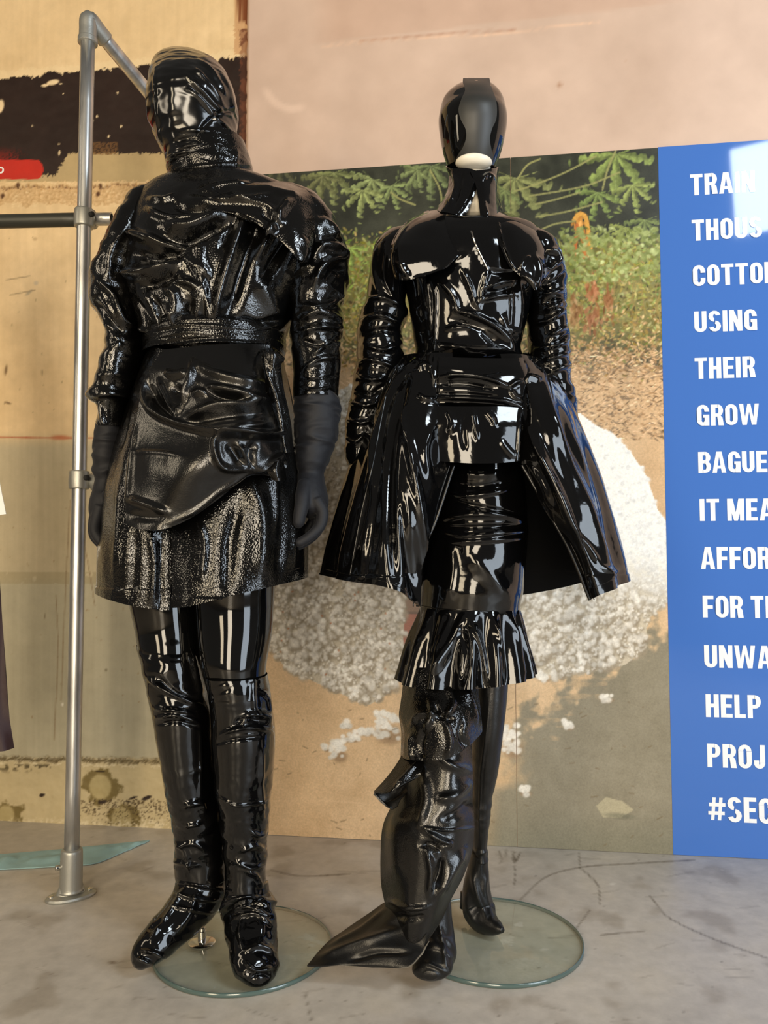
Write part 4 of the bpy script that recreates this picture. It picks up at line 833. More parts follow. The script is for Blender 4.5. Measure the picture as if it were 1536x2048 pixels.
    mk('belt', G, M['crinkle'], closed=True, thick=.004, disp=add(crumple(.003, (5, 5, 60), 9.0, .0012, (12, 12, 120)), lambda G, N: 0), S=[([(300, 702), (350, 690), (430, 681), (530, 686)], 3.2, 7), ([(300, 712), (360, 698), (440, 690), (534, 696)], 3, -6), ([(290, 722), (350, 704), (440, 697), (530, 702)], 3, 6), ([(280, 735), (310, 712), (360, 702)], 5, 8)])
    # coat skirt: left and right panels crossing at the front
    LP = [[(556, 690, 1.65), (420, 682, 1.66), (314, 690, 1.63), (298, 690, 1.54), (314, 696, 1.44), (350, 700, 1.425), (395, 700, 1.42)],
          [(585, 800, 1.68), (420, 790, 1.71), (290, 790, 1.66), (262, 790, 1.54), (280, 800, 1.42), (330, 805, 1.40), (392, 806, 1.41)],
          [(600, 950, 1.70), (420, 940, 1.74), (245, 940, 1.67), (214, 950, 1.54), (240, 960, 1.41), (300, 965, 1.38), (372, 965, 1.40)],
          [(606, 1070, 1.70), (420, 1070, 1.75), (235, 1070, 1.68), (198, 1085, 1.54), (222, 1090, 1.40), (280, 1095, 1.37), (352, 1095, 1.39)],
          [(603, 1152, 1.71), (420, 1165, 1.76), (235, 1170, 1.69), (193, 1182, 1.54), (222, 1200, 1.40), (275, 1213, 1.375), (338, 1221, 1.385)]]
    def hem(z, w=.0): return lambda G, N: .0022*smooth(z, z-.003, G[..., 2])
    lp = mk('coat_skirt_panel', sheet_grid(LP, 240, 240), M['crinkle'], thick=.004, disp=add(crumple(.0045, (7, 7, 2.2), 4.1, .0014, (18, 18, 9)), hem(.725)), S=[([(246, 800), (232, 860), (222, 905)], 5, 9), ([(262, 800), (250, 860), (240, 900)], 5, -7), ([(240, 960), (238, 1040), (232, 1160)], 9, 6), ([(300, 1060), (310, 1130), (304, 1215)], 8, 7), ([(270, 1060), (268, 1130), (262, 1200)], 9, -6), ([(325, 1070), (320, 1150), (322, 1215)], 6, -5)], out_from=(O[0], O[1], .9))
    RP = [[(360, 694, 1.415), (430, 692, 1.41), (510, 690, 1.42), (554, 690, 1.50), (556, 690, 1.60), (500, 684, 1.65)],
          [(356, 800, 1.40), (430, 800, 1.385), (520, 802, 1.40), (572, 806, 1.50), (576, 804, 1.62), (500, 800, 1.70)],
          [(348, 950, 1.385), (420, 955, 1.37), (520, 955, 1.375), (594, 950, 1.49), (598, 946, 1.63), (500, 940, 1.73)],
          [(344, 1070, 1.375), (420, 1075, 1.355), (510, 1075, 1.36), (596, 1068, 1.46), (606, 1060, 1.63), (500, 1060, 1.74)],
          [(346, 1216, 1.37), (382, 1213, 1.345), (452, 1194, 1.34), (543, 1173, 1.38), (605, 1158, 1.48), (604, 1150, 1.63), (500, 1150, 1.75)]]
    rp = mk('coat_skirt_panel', sheet_grid(RP, 240, 260), M['crinkle'], thick=.004, disp=add(crumple(.0040, (7, 7, 2.2), 7.7, .0014, (18, 18, 9)), hem(.712)), S=[([(500, 960), (525, 1040), (520, 1160)], 15, 9), ([(478, 1000), (460, 1080), (455, 1190)], 14, -7), ([(400, 1040), (412, 1090), (404, 1160)], 6, 6), ([(560, 960), (565, 1060), (556, 1160)], 9, -7), ([(575, 840), (585, 950), (588, 1150)], 6, 6), ([(540, 900), (552, 1000), (548, 1060)], 7, 6)], out_from=(O[0], O[1], .9))
    # wrapped drape tied round the hips
    DR = [[(326, 700, 1.402), (400, 692, 1.385), (480, 688, 1.388), (540, 690, 1.42)],
          [(300, 742, 1.39), (350, 740, 1.372), (430, 738, 1.35), (500, 735, 1.36), (534, 740, 1.415)],
          [(286, 772, 1.385), (340, 800, 1.365), (420, 790, 1.33), (500, 780, 1.34), (545, 785, 1.41)],
          [(274, 830, 1.38), (340, 842, 1.35), (430, 836, 1.315), (510, 832, 1.33), (560, 840, 1.405)],
          [(266, 880, 1.375), (330, 885, 1.335), (420, 880, 1.30), (500, 880, 1.32), (569, 885, 1.40)],
          [(257, 930, 1.37), (310, 930, 1.325), (390, 930, 1.29), (470, 925, 1.31), (540, 920, 1.35), (570, 925, 1.40)],
          [(252, 990, 1.365), (310, 985, 1.325), (370, 975, 1.30), (440, 960, 1.315), (500, 945, 1.335), (566, 945, 1.385)],
          [(252, 1048, 1.36), (280, 1058, 1.335), (318, 1060, 1.32), (370, 1042, 1.325), (440, 995, 1.335), (500, 950, 1.345), (560, 955, 1.38)]]
    S = [([(288, 760), (290, 795), (310, 825), (360, 850), (430, 866), (510, 870), (570, 870)], 7, 15), ([(296, 770), (310, 800), (335, 825), (348, 836)], 9, -14), ([(318, 760), (335, 800), (348, 832)], 4, 10), ([(388, 726), (384, 760), (372, 790), (350, 832)], 7, 13), ([(330, 745), (350, 750), (376, 745)], 7, 9), ([(350, 770), (360, 800), (356, 820)], 9, -12),
         ([(388, 728), (420, 745), (470, 760), (530, 770)], 8, 10), ([(384, 792), (420, 780), (470, 786), (520, 800)], 8, 13), ([(400, 775), (440, 790), (490, 800)], 6, -14), ([(370, 840), (430, 812), (500, 806), (545, 796)], 8, 10), ([(360, 848), (420, 836), (480, 828), (540, 826)], 8, -9), ([(540, 846), (500, 852), (430, 862)], 6, 8),
         ([(570, 868), (520, 868), (450, 870), (430, 885), (440, 930), (500, 938)], 6, 12), ([(476, 890), (490, 915), (500, 935)], 6, 9), ([(455, 885), (470, 905), (486, 930)], 9, -9), ([(510, 885), (500, 910), (500, 936)], 8, -12), ([(560, 905), (540, 930), (510, 940)], 7, 9), ([(528, 930), (560, 915), (572, 950)], 5, 8),
         ([(262, 905), (320, 906), (372, 915)], 5, 3.5), ([(256, 996), (300, 1010), (338, 1026)], 7, 9), ([(258, 1030), (300, 1035), (330, 1030)], 9, -7), ([(500, 945), (440, 980), (390, 1020), (340, 1046)], 5, 5), ([(270, 850), (262, 920), (256, 1000)], 6, 4)]
    mk('tied_drape', sheet_grid(DR, 240, 240), M['leather'], thick=.004, disp=crumple(.0025, (6, 6, 6), 2.2, .0008), S=S)
    # folded end hanging from the belt, right side, and the knot tail below it
    mk('belt_end', sheet_grid([[(520, 700, 1.40), (545, 698, 1.385), (570, 716, 1.40)], [(524, 716, 1.385), (546, 706, 1.37), (568, 722, 1.39)], [(528, 742, 1.385), (545, 735, 1.375), (562, 730, 1.39)], [(534, 790, 1.39), (548, 786, 1.38), (568, 780, 1.41)], [(548, 850, 1.40), (560, 846, 1.39), (580, 840, 1.43)], [(562, 905, 1.40), (574, 905, 1.39), (588, 905, 1.44)]], 40, 120), M['crinkle'], thick=.004, disp=crumple(.003, (16, 16, 6), 1.2), S=[([(530, 712), (536, 740), (552, 800), (568, 880)], 3, 6), ([(548, 740), (560, 790), (576, 860)], 3, -5)])
    mk('knot_tail', sheet_grid([[(540, 928, 1.35), (556, 920, 1.34), (566, 912, 1.36)], [(534, 940, 1.34), (552, 940, 1.335), (570, 935, 1.36)], [(545, 960, 1.345), (558, 962, 1.34), (574, 960, 1.365)]], 30, 30), M['crinkle'], thick=.004, disp=crumple(.003, (20, 20, 10), 6.2))
    # legs: tight glossy leggings then loose vinyl over-knee boots
    leg = lambda n, Rr, **k: mk('legging', rings(Rr, 110, 160), M['leg'], closed=True, cap=(True, True), disp=lambda G, N: .0012*perlin(G*18), **k)
    leg('legging', [(1160, 256, 396, 1.58, .080), (1214, 264, 402, 1.58, .078), (1260, 273, 404, 1.58, .075), (1300, 281, 404, 1.57, .072), (1340, 290, 396, 1.57, .07)])
    leg('legging', [(1150, 388, 551, 1.545, .085), (1180, 390, 548, 1.545, .083), (1220, 392, 546, 1.545, .081), (1264, 396, 543, 1.54, .079), (1300, 400, 537, 1.535, .077), (1335, 405, 531, 1.53, .074), (1372, 415, 530, 1.53, .070)])
    boot_d = add(crumple(.0042, (9, 9, 15), 12.0, .0012, (26, 26, 50), e=.04))
    LB = rings([(1288, 279, 406, 1.58, .076), (1320, 286, 408, 1.57, .076), (1369, 297, 410, 1.565, .074), (1400, 303, 416, 1.56, .073), (1432, 309, 424, 1.56, .072), (1474, 316, 426, 1.565, .074), (1516, 324, 429, 1.57, .075), (1560, 333, 432, 1.575, .074), (1592, 339, 436, 1.58, .070), (1625, 345, 441, 1.585, .064), (1655, 350, 445, 1.59, .058), (1690, 352, 448, 1.595, .054), (1726, 353, 450, 1.60, .052), (1756, 355, 451, 1.60, .052)], 120, 260)
    dz = lambda G, N: boot_d(G, N)*(.25+.75*(smooth(.68, .60, G[..., 2])*smooth(.47, .53, G[..., 2])+smooth(.40, .34, G[..., 2])+smooth(.62, .66, G[..., 2])*.6))
    b1 = mk('boot_shaft', LB, M['patent'], closed=True, cap=(False, True), disp=dz, S=[([(300, 1358), (330, 1380), (380, 1405), (405, 1412)], 4, 8), ([(312, 1350), (350, 1385), (400, 1400)], 4, -5), ([(312, 1418), (350, 1420), (385, 1428)], 4, 8), ([(314, 1436), (350, 1430), (400, 1446)], 4, 7), ([(315, 1448), (360, 1444), (402, 1456)], 3, -5), ([(380, 1300), (392, 1350), (400, 1400)], 6, 7), ([(400, 1450), (402, 1520), (400, 1600)], 3, 3), ([(365, 1610), (400, 1605), (410, 1625)], 5, 7), ([(372, 1650), (400, 1645)], 4, 6), ([(356, 1690), (390, 1685), (412, 1700)], 5, 7), ([(350, 1680), (372, 1700), (380, 1740)], 5, 6), ([(346, 1720), (370, 1725), (400, 1730)], 4, 6)])
    RB = rings([(1350, 408, 532, 1.525, .078), (1368, 414, 534, 1.525, .078), (1390, 420, 538, 1.525, .077), (1424, 424, 543, 1.53, .078), (1450, 426, 547, 1.53, .078), (1474, 426, 548, 1.53, .079), (1510, 428, 547, 1.535, .079), (1579, 434, 540, 1.545, .076), (1620, 440, 537, 1.55, .068), (1663, 446, 534, 1.555, .060), (1700, 450, 532, 1.56, .055), (1740, 454, 530, 1.56, .052), (1776, 456, 529, 1.56, .052), (1800, 458, 530, 1.56, .054)], 120, 260)
    b2 = mk('boot_shaft', RB, M['patent'], closed=True, cap=(False, True), disp=dz, S=[([(444, 1470), (460, 1462), (500, 1455), (546, 1464)], 4, 8), ([(430, 1488), (460, 1480), (520, 1474)], 3, -4), ([(480, 1445), (500, 1430), (530, 1432), (540, 1450)], 7, 10), ([(470, 1450), (490, 1436), (520, 1442)], 5, -7), ([(440, 1590), (470, 1608), (510, 1608), (535, 1598)], 2.2, 5), ([(505, 1350), (506, 1400), (512, 1440)], 4, 4), ([(480, 1700), (510, 1690), (528, 1700)], 5, 7), ([(490, 1740), (510, 1750), (524, 1775)], 5, 7), ([(500, 1660), (515, 1670), (530, 1665)], 4, 6), ([(470, 1720), (500, 1735), (525, 1730)], 4, 6), ([(525, 1500), (522, 1560), (524, 1640)], 4, 5), ([(520, 1380), (535, 1400), (540, 1430)], 4, 6)])
    # feet
    def foot(P, A, Bq, seed, S=None, label=None):
        pts = np.array([at(x, y, yy) for x, y, yy in P]); G = pipe(pts, A, Bq, nu=110, nv=170, side=(0.05, 0.55, .83))
        z0 = .0095
        def flat(G, N): return crumple(.0034, (14, 14, 22), seed, .0012, (34, 34, 60), e=.05)(G, N)
        o = shell('boot_foot', G, M['patent'], R, closed=True, cap=(True, True), disp=flat, S=S)
        n = len(o.data.vertices); co = np.zeros(n*3, np.float32); o.data.vertices.foreach_get('co', co); co = co.reshape(-1, 3)
        co[:, 2] = np.where(co[:, 2] < z0, z0+(co[:, 2]-z0)*.02, co[:, 2]); co -= O.astype(np.float32); o.data.vertices.foreach_set('co', co.ravel()); o.data.update(); return o
    foot([(402, 1736, 1.605), (403, 1758, 1.60), (399, 1782, 1.59), (384, 1810, 1.57), (360, 1838, 1.545), (332, 1866, 1.52), (306, 1893, 1.495), (288, 1910, 1.48), (275, 1924, 1.468), (268, 1931, 1.462)], [.047, .048, .047, .044, .041, .038, .035, .029, .019, .006], [.050, .052, .050, .046, .040, .036, .032, .026, .017, .006], 3.0,
         S=[([(372, 1775), (350, 1810), (322, 1850), (300, 1880)], 4, 6), ([(392, 1790), (376, 1830), (350, 1865)], 6, 7), ([(350, 1790), (395, 1800), (440, 1800)], 3.5, 6), ([(345, 1815), (390, 1822), (430, 1825)], 3, 5), ([(358, 1765), (400, 1772), (445, 1780)], 3.5, 6), ([(280, 1900), (310, 1905), (330, 1915)], 4, 6), ([(275, 1915), (300, 1925)], 4, 6), ([(300, 1860), (330, 1840)], 4, -4)])
    foot([(494, 1770, 1.56), (495, 1795, 1.555), (497, 1820, 1.545), (500, 1850, 1.525), (505, 1880, 1.505), (508, 1905, 1.485), (511, 1928, 1.462), (514, 1945, 1.443), (517, 1955, 1.432), (519, 1960, 1.426)], [.037, .039, .041, .042, .044, .045, .044, .037, .024, .007], [.050, .054, .056, .054, .047, .040, .034, .027, .018, .006], 7.0,
         S=[([(462, 1800), (500, 1792), (530, 1800)], 3.2, 7), ([(462, 1812), (500, 1806), (532, 1815)], 3.2, -5), ([(464, 1822), (500, 1816), (535, 1830)], 3.2, 7), ([(470, 1836), (510, 1828), (540, 1850)], 3.5, 6), ([(484, 1835), (482, 1870), (486, 1900)], 5, 6), ([(522, 1840), (522, 1875), (512, 1900)], 9, 5), ([(490, 1905), (520, 1895), (546, 1905)], 4, 6), ([(490, 1925), (510, 1940), (545, 1935)], 4, 6), ([(500, 1955), (525, 1948), (540, 1955)], 4, -5)])
    # gloves
    fore = rings([(786, 594, 672, 1.51, .046), (800, 592, 676, 1.51, .047), (815, 593, 677, 1.51, .047), (850, 594, 674, 1.508, .045), (880, 595, 668, 1.506, .043), (900, 595, 660, 1.505, .041), (925, 595, 652, 1.502, .037), (945, 596, 648, 1.50, .034), (962, 594, 650, 1.498, .032)], 60, 60)
    fr = lambda y, x0, x1, yy: None
    hand('glove', (622, 945, 1.50), [(622, 945, 1.50, .025, .031), (621, 962, 1.497, .028, .035), (622, 985, 1.49, .031, .040), (626, 1005, 1.485, .031, .042), (630, 1024, 1.482, .024, .038), (632, 1034, 1.48, .014, .028)],
         [[(632, 1000, 1.455, .013), (645, 1024, 1.452, .0118), (640, 1052, 1.446, .0108), (618, 1074, 1.44, .0098), (598, 1086, 1.438, .0088)], [(634, 1004, 1.475, .013), (642, 1034, 1.474, .0118), (632, 1064, 1.468, .0108), (606, 1086, 1.462, .0098), (584, 1095, 1.46, .0088)],
          [(632, 1004, 1.496, .012), (636, 1038, 1.498, .0112), (622, 1070, 1.494, .0102), (598, 1090, 1.488, .0094), (577, 1098, 1.486, .0084)], [(628, 1002, 1.514, .011), (628, 1034, 1.518, .0102), (612, 1062, 1.516, .0094), (590, 1080, 1.511, .0086), (574, 1088, 1.508, .0076)]],
         [(612, 968, 1.468, .016), (606, 992, 1.450, .0155), (603, 1014, 1.440, .0135), (599, 1034, 1.436, .0122), (597, 1046, 1.436, .0112)], M['glove'], R, O, forearm=fore)
    fore = rings([(846, 202, 246, 1.535, .036), (860, 199, 246, 1.535, .036), (900, 194, 242, 1.535, .035), (930, 192, 238, 1.535, .033), (960, 194, 236, 1.535, .030), (978, 194, 234, 1.535, .028)], 50, 40)
    hand('glove', (214, 960, 1.535), [(214, 955, 1.535, .021, .028), (211, 985, 1.535, .024, .034), (208, 1010, 1.53, .027, .038), (206, 1032, 1.528, .024, .036), (206, 1044, 1.526, .012, .024)],
         [[(200, 1012, 1.50, .012), (192, 1040, 1.498, .011), (190, 1064, 1.492, .010), (202, 1084, 1.49, .009)], [(197, 1012, 1.52, .012), (188, 1042, 1.52, .011), (188, 1070, 1.516, .010), (203, 1090, 1.512, .009)], [(200, 1012, 1.542, .0115), (191, 1044, 1.544, .0105), (192, 1072, 1.54, .0095), (208, 1090, 1.538, .0085)], [(206, 1012, 1.56, .0105), (198, 1040, 1.566, .0095), (200, 1062, 1.564, .0088), (212, 1078, 1.562, .008)]],
         [(218, 985, 1.505, .014), (222, 1012, 1.49, .0125), (220, 1034, 1.485, .0115), (216, 1048, 1.484, .0105)], M['glove'], R, O, forearm=fore)
    # welts and seams
    T = bvh_of([o for o in R.children if o.name.startswith(('coat_skirt', 'boot_shaft', 'hood'))])
    seam('hem_stitching', T, [(196, 1160), (240, 1180), (300, 1194), (336, 1197)], .0009, M['seam'], R, under=lp)
    seam('hem_stitching', T, [(384, 1190), (450, 1170), (543, 1150), (600, 1135)], .0009, M['seam'], R, under=rp)
    seam('boot_cuff', T, [(281, 1293), (310, 1294), (350, 1291), (392, 1284)], .0020, M['seam'], R, under=b1)
    seam('boot_cuff', T, [(420, 1350), (440, 1362), (470, 1364), (505, 1362), (530, 1345)], .0014, M['seam'], R, under=b2)
    seam('boot_seam', T, [(436, 1592), (455, 1605), (490, 1610), (520, 1607), (537, 1598)], .0013, M['seam'], R, under=b2)
    # base plate and the chrome post
    glass_base(R, 487, 1897, .176, O)
    p = on_floor(404., 1886., .0085)-O
    lathe('post_flange', [(.026, 0), (.0265, .002), (.024, .004), (.009, .005)], tuple(p), M['chrome'], R, nu=40)
    lathe('chrome_post', [(.0085, .004), (.0085, .024), (.0068, .0245), (.0068, .030), (.0045, .031), (.0045, .075)], tuple(p), M['chrome'], R, nu=24)
    return R

# ---------------------------------------------------------------- right mannequin
def build_right():
    O = on_floor(986., 1872.); O[2] = 0
    R = empty('faceless_mannequin', O, 'slimmer black mannequin with a bare glossy egg head, flared coat and draped train', 'mannequin')
    def mk(name, G, mat, closed=False, disp=None, S=None, thick=0, cap=(False, False), label=None, out_from=None, inner=None):
        o = shell(name, G, mat, R, closed=closed, disp=disp, S=S, thick=thick, cap=cap, label=label, out_from=out_from, inner=inner)
        n = len(o.data.vertices); co = np.zeros(n*3, np.float32); o.data.vertices.foreach_get('co', co); co = co.reshape(-1, 3)-O.astype(np.float32)
        o.data.vertices.foreach_set('co', co.ravel()); o.data.update(); return o
    Y = 1.59
    HR = [(160, 944, 958, Y+.03, .003), (165, 926, 976, Y+.028, .011), (173, 911, 989, Y+.024, .024), (184, 897, 999, Y+.018, .038), (200, 884, 1008, Y+.012, .054), (220, 878, 1013, Y+.006, .069), (240, 875, 1015.5, Y, .082), (262, 877, 1014, Y, .085), (290, 882, 1008, Y, .078), (312, 888, 1001, Y, .068), (330, 896, 993, Y, .057), (344, 908, 984, Y, .045)]
    G = rings(HR, 128, 120); mk('egg_head', G, M['lacquer'], closed=True, cap=(True, True), label='glossy black faceless egg head')
    # matt strip over crown and face, its edges waving in at the brow
    T = bvh_of([o for o in R.children if o.name.startswith('egg_head')])
    rows = []
    for y, xl, xr in [(157, 926, 979), (166, 926, 981), (180, 930, 985), (200, 922, 992), (220, 917, 994), (240, 922, 992), (258, 931, 984), (276, 932, 980), (294, 926, 982), (310, 916, 986), (321, 911, 987)]:
        row = []
        for x in np.linspace(xl, xr, 15):
            d = Vector(rays(x, max(y, 163.))).normalized(); h = T.ray_cast(Vector((0, 0, CAMH)), d)
            p = np.array(h[0])-np.array(d)*.004 if h[0] is not None else at(x, y, 1.58)
            if y < 164: p = at(x, y, Y+.012)
            row.append(p)
        rows.append(row)
    top = [at(x, 156.0, Y+.018) for x in np.linspace(927, 978, 15)]; bk = [at(x, 158., Y+.06) for x in np.linspace(927, 978, 15)]
    rows = [bk, top]+rows; G = spline(np.array(rows), 90); mk('face_strip', G, M['strip'], thick=.004, out_from=(O[0], Y+.02, 1.6), label='matt charcoal strip running over the face')
    # bare ivory throat and chin
    mk('neck', rings([(300, 912, 984, Y+.01, .040), (318, 908, 986, Y-.002, .052), (330, 911, 986, Y-.004, .054), (345, 912, 982, Y, .048), (370, 913, 976, Y+.01, .043), (400, 908, 978, Y+.005, .046), (425, 895, 990, Y, .056), (450, 880, 1005, Y+.015, .062)], 64, 60), M['skin_white'], closed=True, cap=(True, True), label='ivory neck and chin')
    mk('chin', rings([(308, 940, 955, Y-.052, .004), (313, 923, 971, Y-.050, .014), (320, 912, 983, Y-.044, .022), (328, 910, 985, Y-.040, .024), (334, 920, 975, Y-.040, .018), (338, 935, 960, Y-.038, .006)], 48, 40), M['skin_white'], closed=True, cap=(True, True), label='ivory chin')
    # collar in two pieces crossing at the throat
    CL = [[(996, 334, 1.64), (940, 330, 1.66), (893, 332, 1.60), (905, 337, 1.545), (940, 338, 1.532), (962, 345, 1.535)],
          [(995, 352, 1.64), (945, 350, 1.66), (900, 350, 1.60), (910, 355, 1.542), (938, 358, 1.528), (957, 366, 1.53)],
          [(996, 385, 1.65), (945, 385, 1.67), (896, 382, 1.60), (900, 388, 1.535), (925, 392, 1.52), (946, 396, 1.525)],
          [(1000, 420, 1.66), (945, 420, 1.68), (876, 418, 1.60), (882, 424, 1.52), (905, 428, 1.51), (930, 434, 1.515)]]
    mk('collar_wing', sheet_grid(CL, 110, 70), M['patent'], thick=.003, disp=crumple(.0024, (16, 16, 16), 5.5, .001), S=[([(905, 340), (912, 370), (900, 410)], 4, 5), ([(925, 345), (918, 380), (905, 420)], 4, -4), ([(950, 350), (940, 385), (918, 425)], 3, 4)], out_from=(O[0]-.03, Y+.02, 1.5))
    CR = [[(940, 342, 1.527), (965, 340, 1.53), (990, 336, 1.56), (998, 334, 1.62)], [(950, 365, 1.524), (968, 366, 1.522), (990, 362, 1.55), (996, 360, 1.62)], [(956, 395, 1.518), (972, 396, 1.515), (990, 392, 1.545), (998, 390, 1.62)], [(961, 435, 1.505), (975, 436, 1.50), (992, 430, 1.53), (1004, 420, 1.60)]]
    mk('collar_wing', sheet_grid(CR, 60, 60), M['patent'], thick=.003, disp=crumple(.0026, (16, 16, 16), 9.5, .001), S=[([(965, 360), (975, 350), (988, 358)], 4, 5), ([(968, 400), (972, 420), (974, 434)], 3, 4)], out_from=(O[0]-.03, Y+.02, 1.5))
    # bodice
    G = rings([(432, 884, 998, Y+.02, .058, 0, 36), (438, 852, 1024, Y+.018, .074, 0, 34), (446, 822, 1050, Y+.012, .092, 0, 26), (460, 800, 1075, Y+.01, .100, 0, 14), (485, 792, 1086, Y+.005, .108, 0, 4), (520, 796, 1082, Y, .116), (560, 806, 1074, Y, .116), (600, 814, 1064, Y, .108), (640, 820, 1054, Y, .100), (675, 826, 1046, Y, .094), (700, 830, 1042, Y, .094), (724, 826, 1048, Y, .098)], 220, 240, 2.2)
    S = [([(862, 555), (872, 590), (872, 640), (870, 705)], 2.5, 4), ([(925, 540), (940, 575), (952, 610), (958, 618)], 3.5, 7), ([(976, 540), (966, 575), (958, 616)], 3.5, 6), ([(910, 620), (950, 632), (990, 655), (1018, 685), (1026, 705)], 6, 10), ([(905, 640), (950, 655), (1000, 690)], 6, -7), ([(886, 660), (940, 655), (980, 672)], 5, 5), ([(875, 690), (930, 698), (1000, 702), (1028, 712)], 5, 8), ([(880, 705), (940, 712), (1010, 712)], 4, -6),
         ([(970, 575), (1000, 565), (1030, 558)], 5, 7), ([(962, 600), (995, 592), (1025, 588)], 5, 6), ([(968, 585), (1000, 582), (1030, 572)], 4, -5), ([(1020, 560), (1022, 620), (1018, 680)], 3, 4), ([(1035, 560), (1040, 620), (1030, 690)], 8, 7), ([(880, 560), (905, 590), (915, 620)], 6, 7), ([(800, 480), (794, 510), (802, 545)], 5, 4), ([(940, 462), (952, 490), (975, 540)], 2.5, 2), ([(905, 525), (925, 510), (912, 520)], 3, 3), ([(1000, 630), (1015, 660), (1035, 665)], 6, 6), ([(975, 540), (1000, 545), (1030, 545)], 5, -5)]
    bod = mk('bodice', G, M['patent'], closed=True, cap=(True, True), disp=crumple(.0018, (7, 7, 9), 1.7, .0007), S=S)
    # cropped cape pieces over each shoulder
    C1 = [[(898, 415, 1.535), (870, 420, 1.56), (848, 424, 1.59), (858, 420, 1.64)], [(890, 440, 1.495), (860, 442, 1.49), (826, 445, 1.51), (812, 445, 1.56)], [(900, 480, 1.468), (850, 482, 1.462), (815, 486, 1.464), (796, 484, 1.475), (784, 484, 1.51)], [(915, 508, 1.458), (865, 512, 1.452), (820, 520, 1.455), (798, 522, 1.46), (781, 523, 1.49)], [(918, 512, 1.458), (890, 535, 1.452), (845, 552, 1.455), (815, 560, 1.46), (800, 560, 1.468), (788, 556, 1.49)]]
    mk('shoulder_cape', sheet_grid(C1, 120, 100), M['patent'], thick=.003, disp=crumple(.0010, (5, 5, 5), 3.1), S=[([(862, 425), (820, 446), (796, 480), (786, 520), (792, 548)], 2.0, 3), ([(800, 520), (806, 540), (818, 552)], 6, 5), ([(915, 512), (880, 545), (830, 556)], 3, 4)], out_from=(O[0], Y+.05, 1.35))
    C2 = [[(975, 424, 1.525), (995, 424, 1.55), (1010, 424, 1.60), (1008, 422, 1.65)], [(985, 450, 1.49), (1020, 448, 1.49), (1055, 446, 1.54), (1062, 446, 1.61)], [(1000, 490, 1.472), (1035, 488, 1.468), (1075, 480, 1.50), (1095, 475, 1.58)], [(1018, 530, 1.462), (1048, 530, 1.458), (1080, 522, 1.475), (1108, 510, 1.55)], [(1040, 552, 1.458), (1060, 562, 1.455), (1080, 560, 1.465), (1100, 545, 1.51)], [(1062, 572, 1.458), (1070, 580, 1.456), (1078, 574, 1.46), (1090, 558, 1.475)]]
    mk('shoulder_cape', sheet_grid(C2, 100, 100), M['patent'], thick=.003, disp=crumple(.0012, (6, 6, 6), 8.3), S=[([(995, 440), (1008, 490), (1030, 540)], 2.5, 4), ([(1040, 535), (1050, 520), (1062, 512)], 4, 5), ([(1070, 510), (1080, 540), (1075, 570)], 6, 6), ([(1045, 550), (1060, 560), (1072, 575)], 4, 5)], out_from=(O[0], Y+.05, 1.35))
    # sleeves, pushed into rings of folds
    fs = crumple(.0062, (8, 8, 22), 31.0, .0018, (18, 18, 52), e=.035)
    amp = lambda z0, z1: (lambda G, N: fs(G, N)*(.12+.88*smooth(z0, z1, G[..., 2])))
    G = rings([(450, 806, 840, 1.61, .030, 0, 14), (461, 774, 846, 1.61, .055, 0, 14), (484, 753, 838, 1.61, .070, 0, 8), (511, 744, 828, 1.61, .078), (569, 735, 816, 1.605, .074), (602, 731, 812, 1.60, .070), (632, 720, 816, 1.60, .066), (662, 716, 806, 1.60, .062), (690, 717, 804, 1.60, .060), (738, 711, 806, 1.60, .058), (787, 705, 790, 1.60, .056), (820, 698, 776, 1.60, .054), (852, 690, 766, 1.60, .050), (903, 691, 752, 1.60, .044), (930, 698, 738, 1.60, .038)], 130, 260)
    mk('sleeve', G, M['patent'], closed=True, cap=(True, True), disp=amp(1.33, 1.26), S=[([(752, 480), (748, 540), (762, 600)], 4, 5), ([(772, 500), (770, 560), (795, 612)], 3, 5), ([(735, 600), (770, 596), (800, 615)], 5, 8), ([(725, 640), (760, 632), (800, 648)], 5, 8), ([(720, 672), (760, 660), (800, 664)], 5, -7), ([(730, 690), (765, 700), (795, 690)], 4.5, 9), ([(715, 725), (750, 722), (790, 735)], 4, 8), ([(715, 750), (740, 760), (770, 756)], 4, 8), ([(708, 778), (740, 790), (768, 770)], 4, -7), ([(700, 805), (730, 812), (760, 800)], 4, 8), ([(695, 840), (725, 846), (745, 836)], 4, 8), ([(690, 872), (710, 884), (730, 866)], 4, 8)])
    G = rings([(448, 1014, 1046, 1.61, .030, 0, 14), (459, 1010, 1072, 1.61, .055, 0, 14), (475, 1014, 1094, 1.61, .068, 0, 8), (498, 1026, 1111, 1.605, .078), (520, 1034, 1119, 1.60, .078), (559, 1044, 1129, 1.60, .074), (608, 1052, 1129, 1.60, .068), (657, 1058, 1135, 1.60, .062), (706, 1060, 1138, 1.60, .058), (758, 1062, 1140, 1.60, .056), (800, 1072, 1150, 1.60, .052), (860, 1082, 1152, 1.60, .046)], 130, 260)
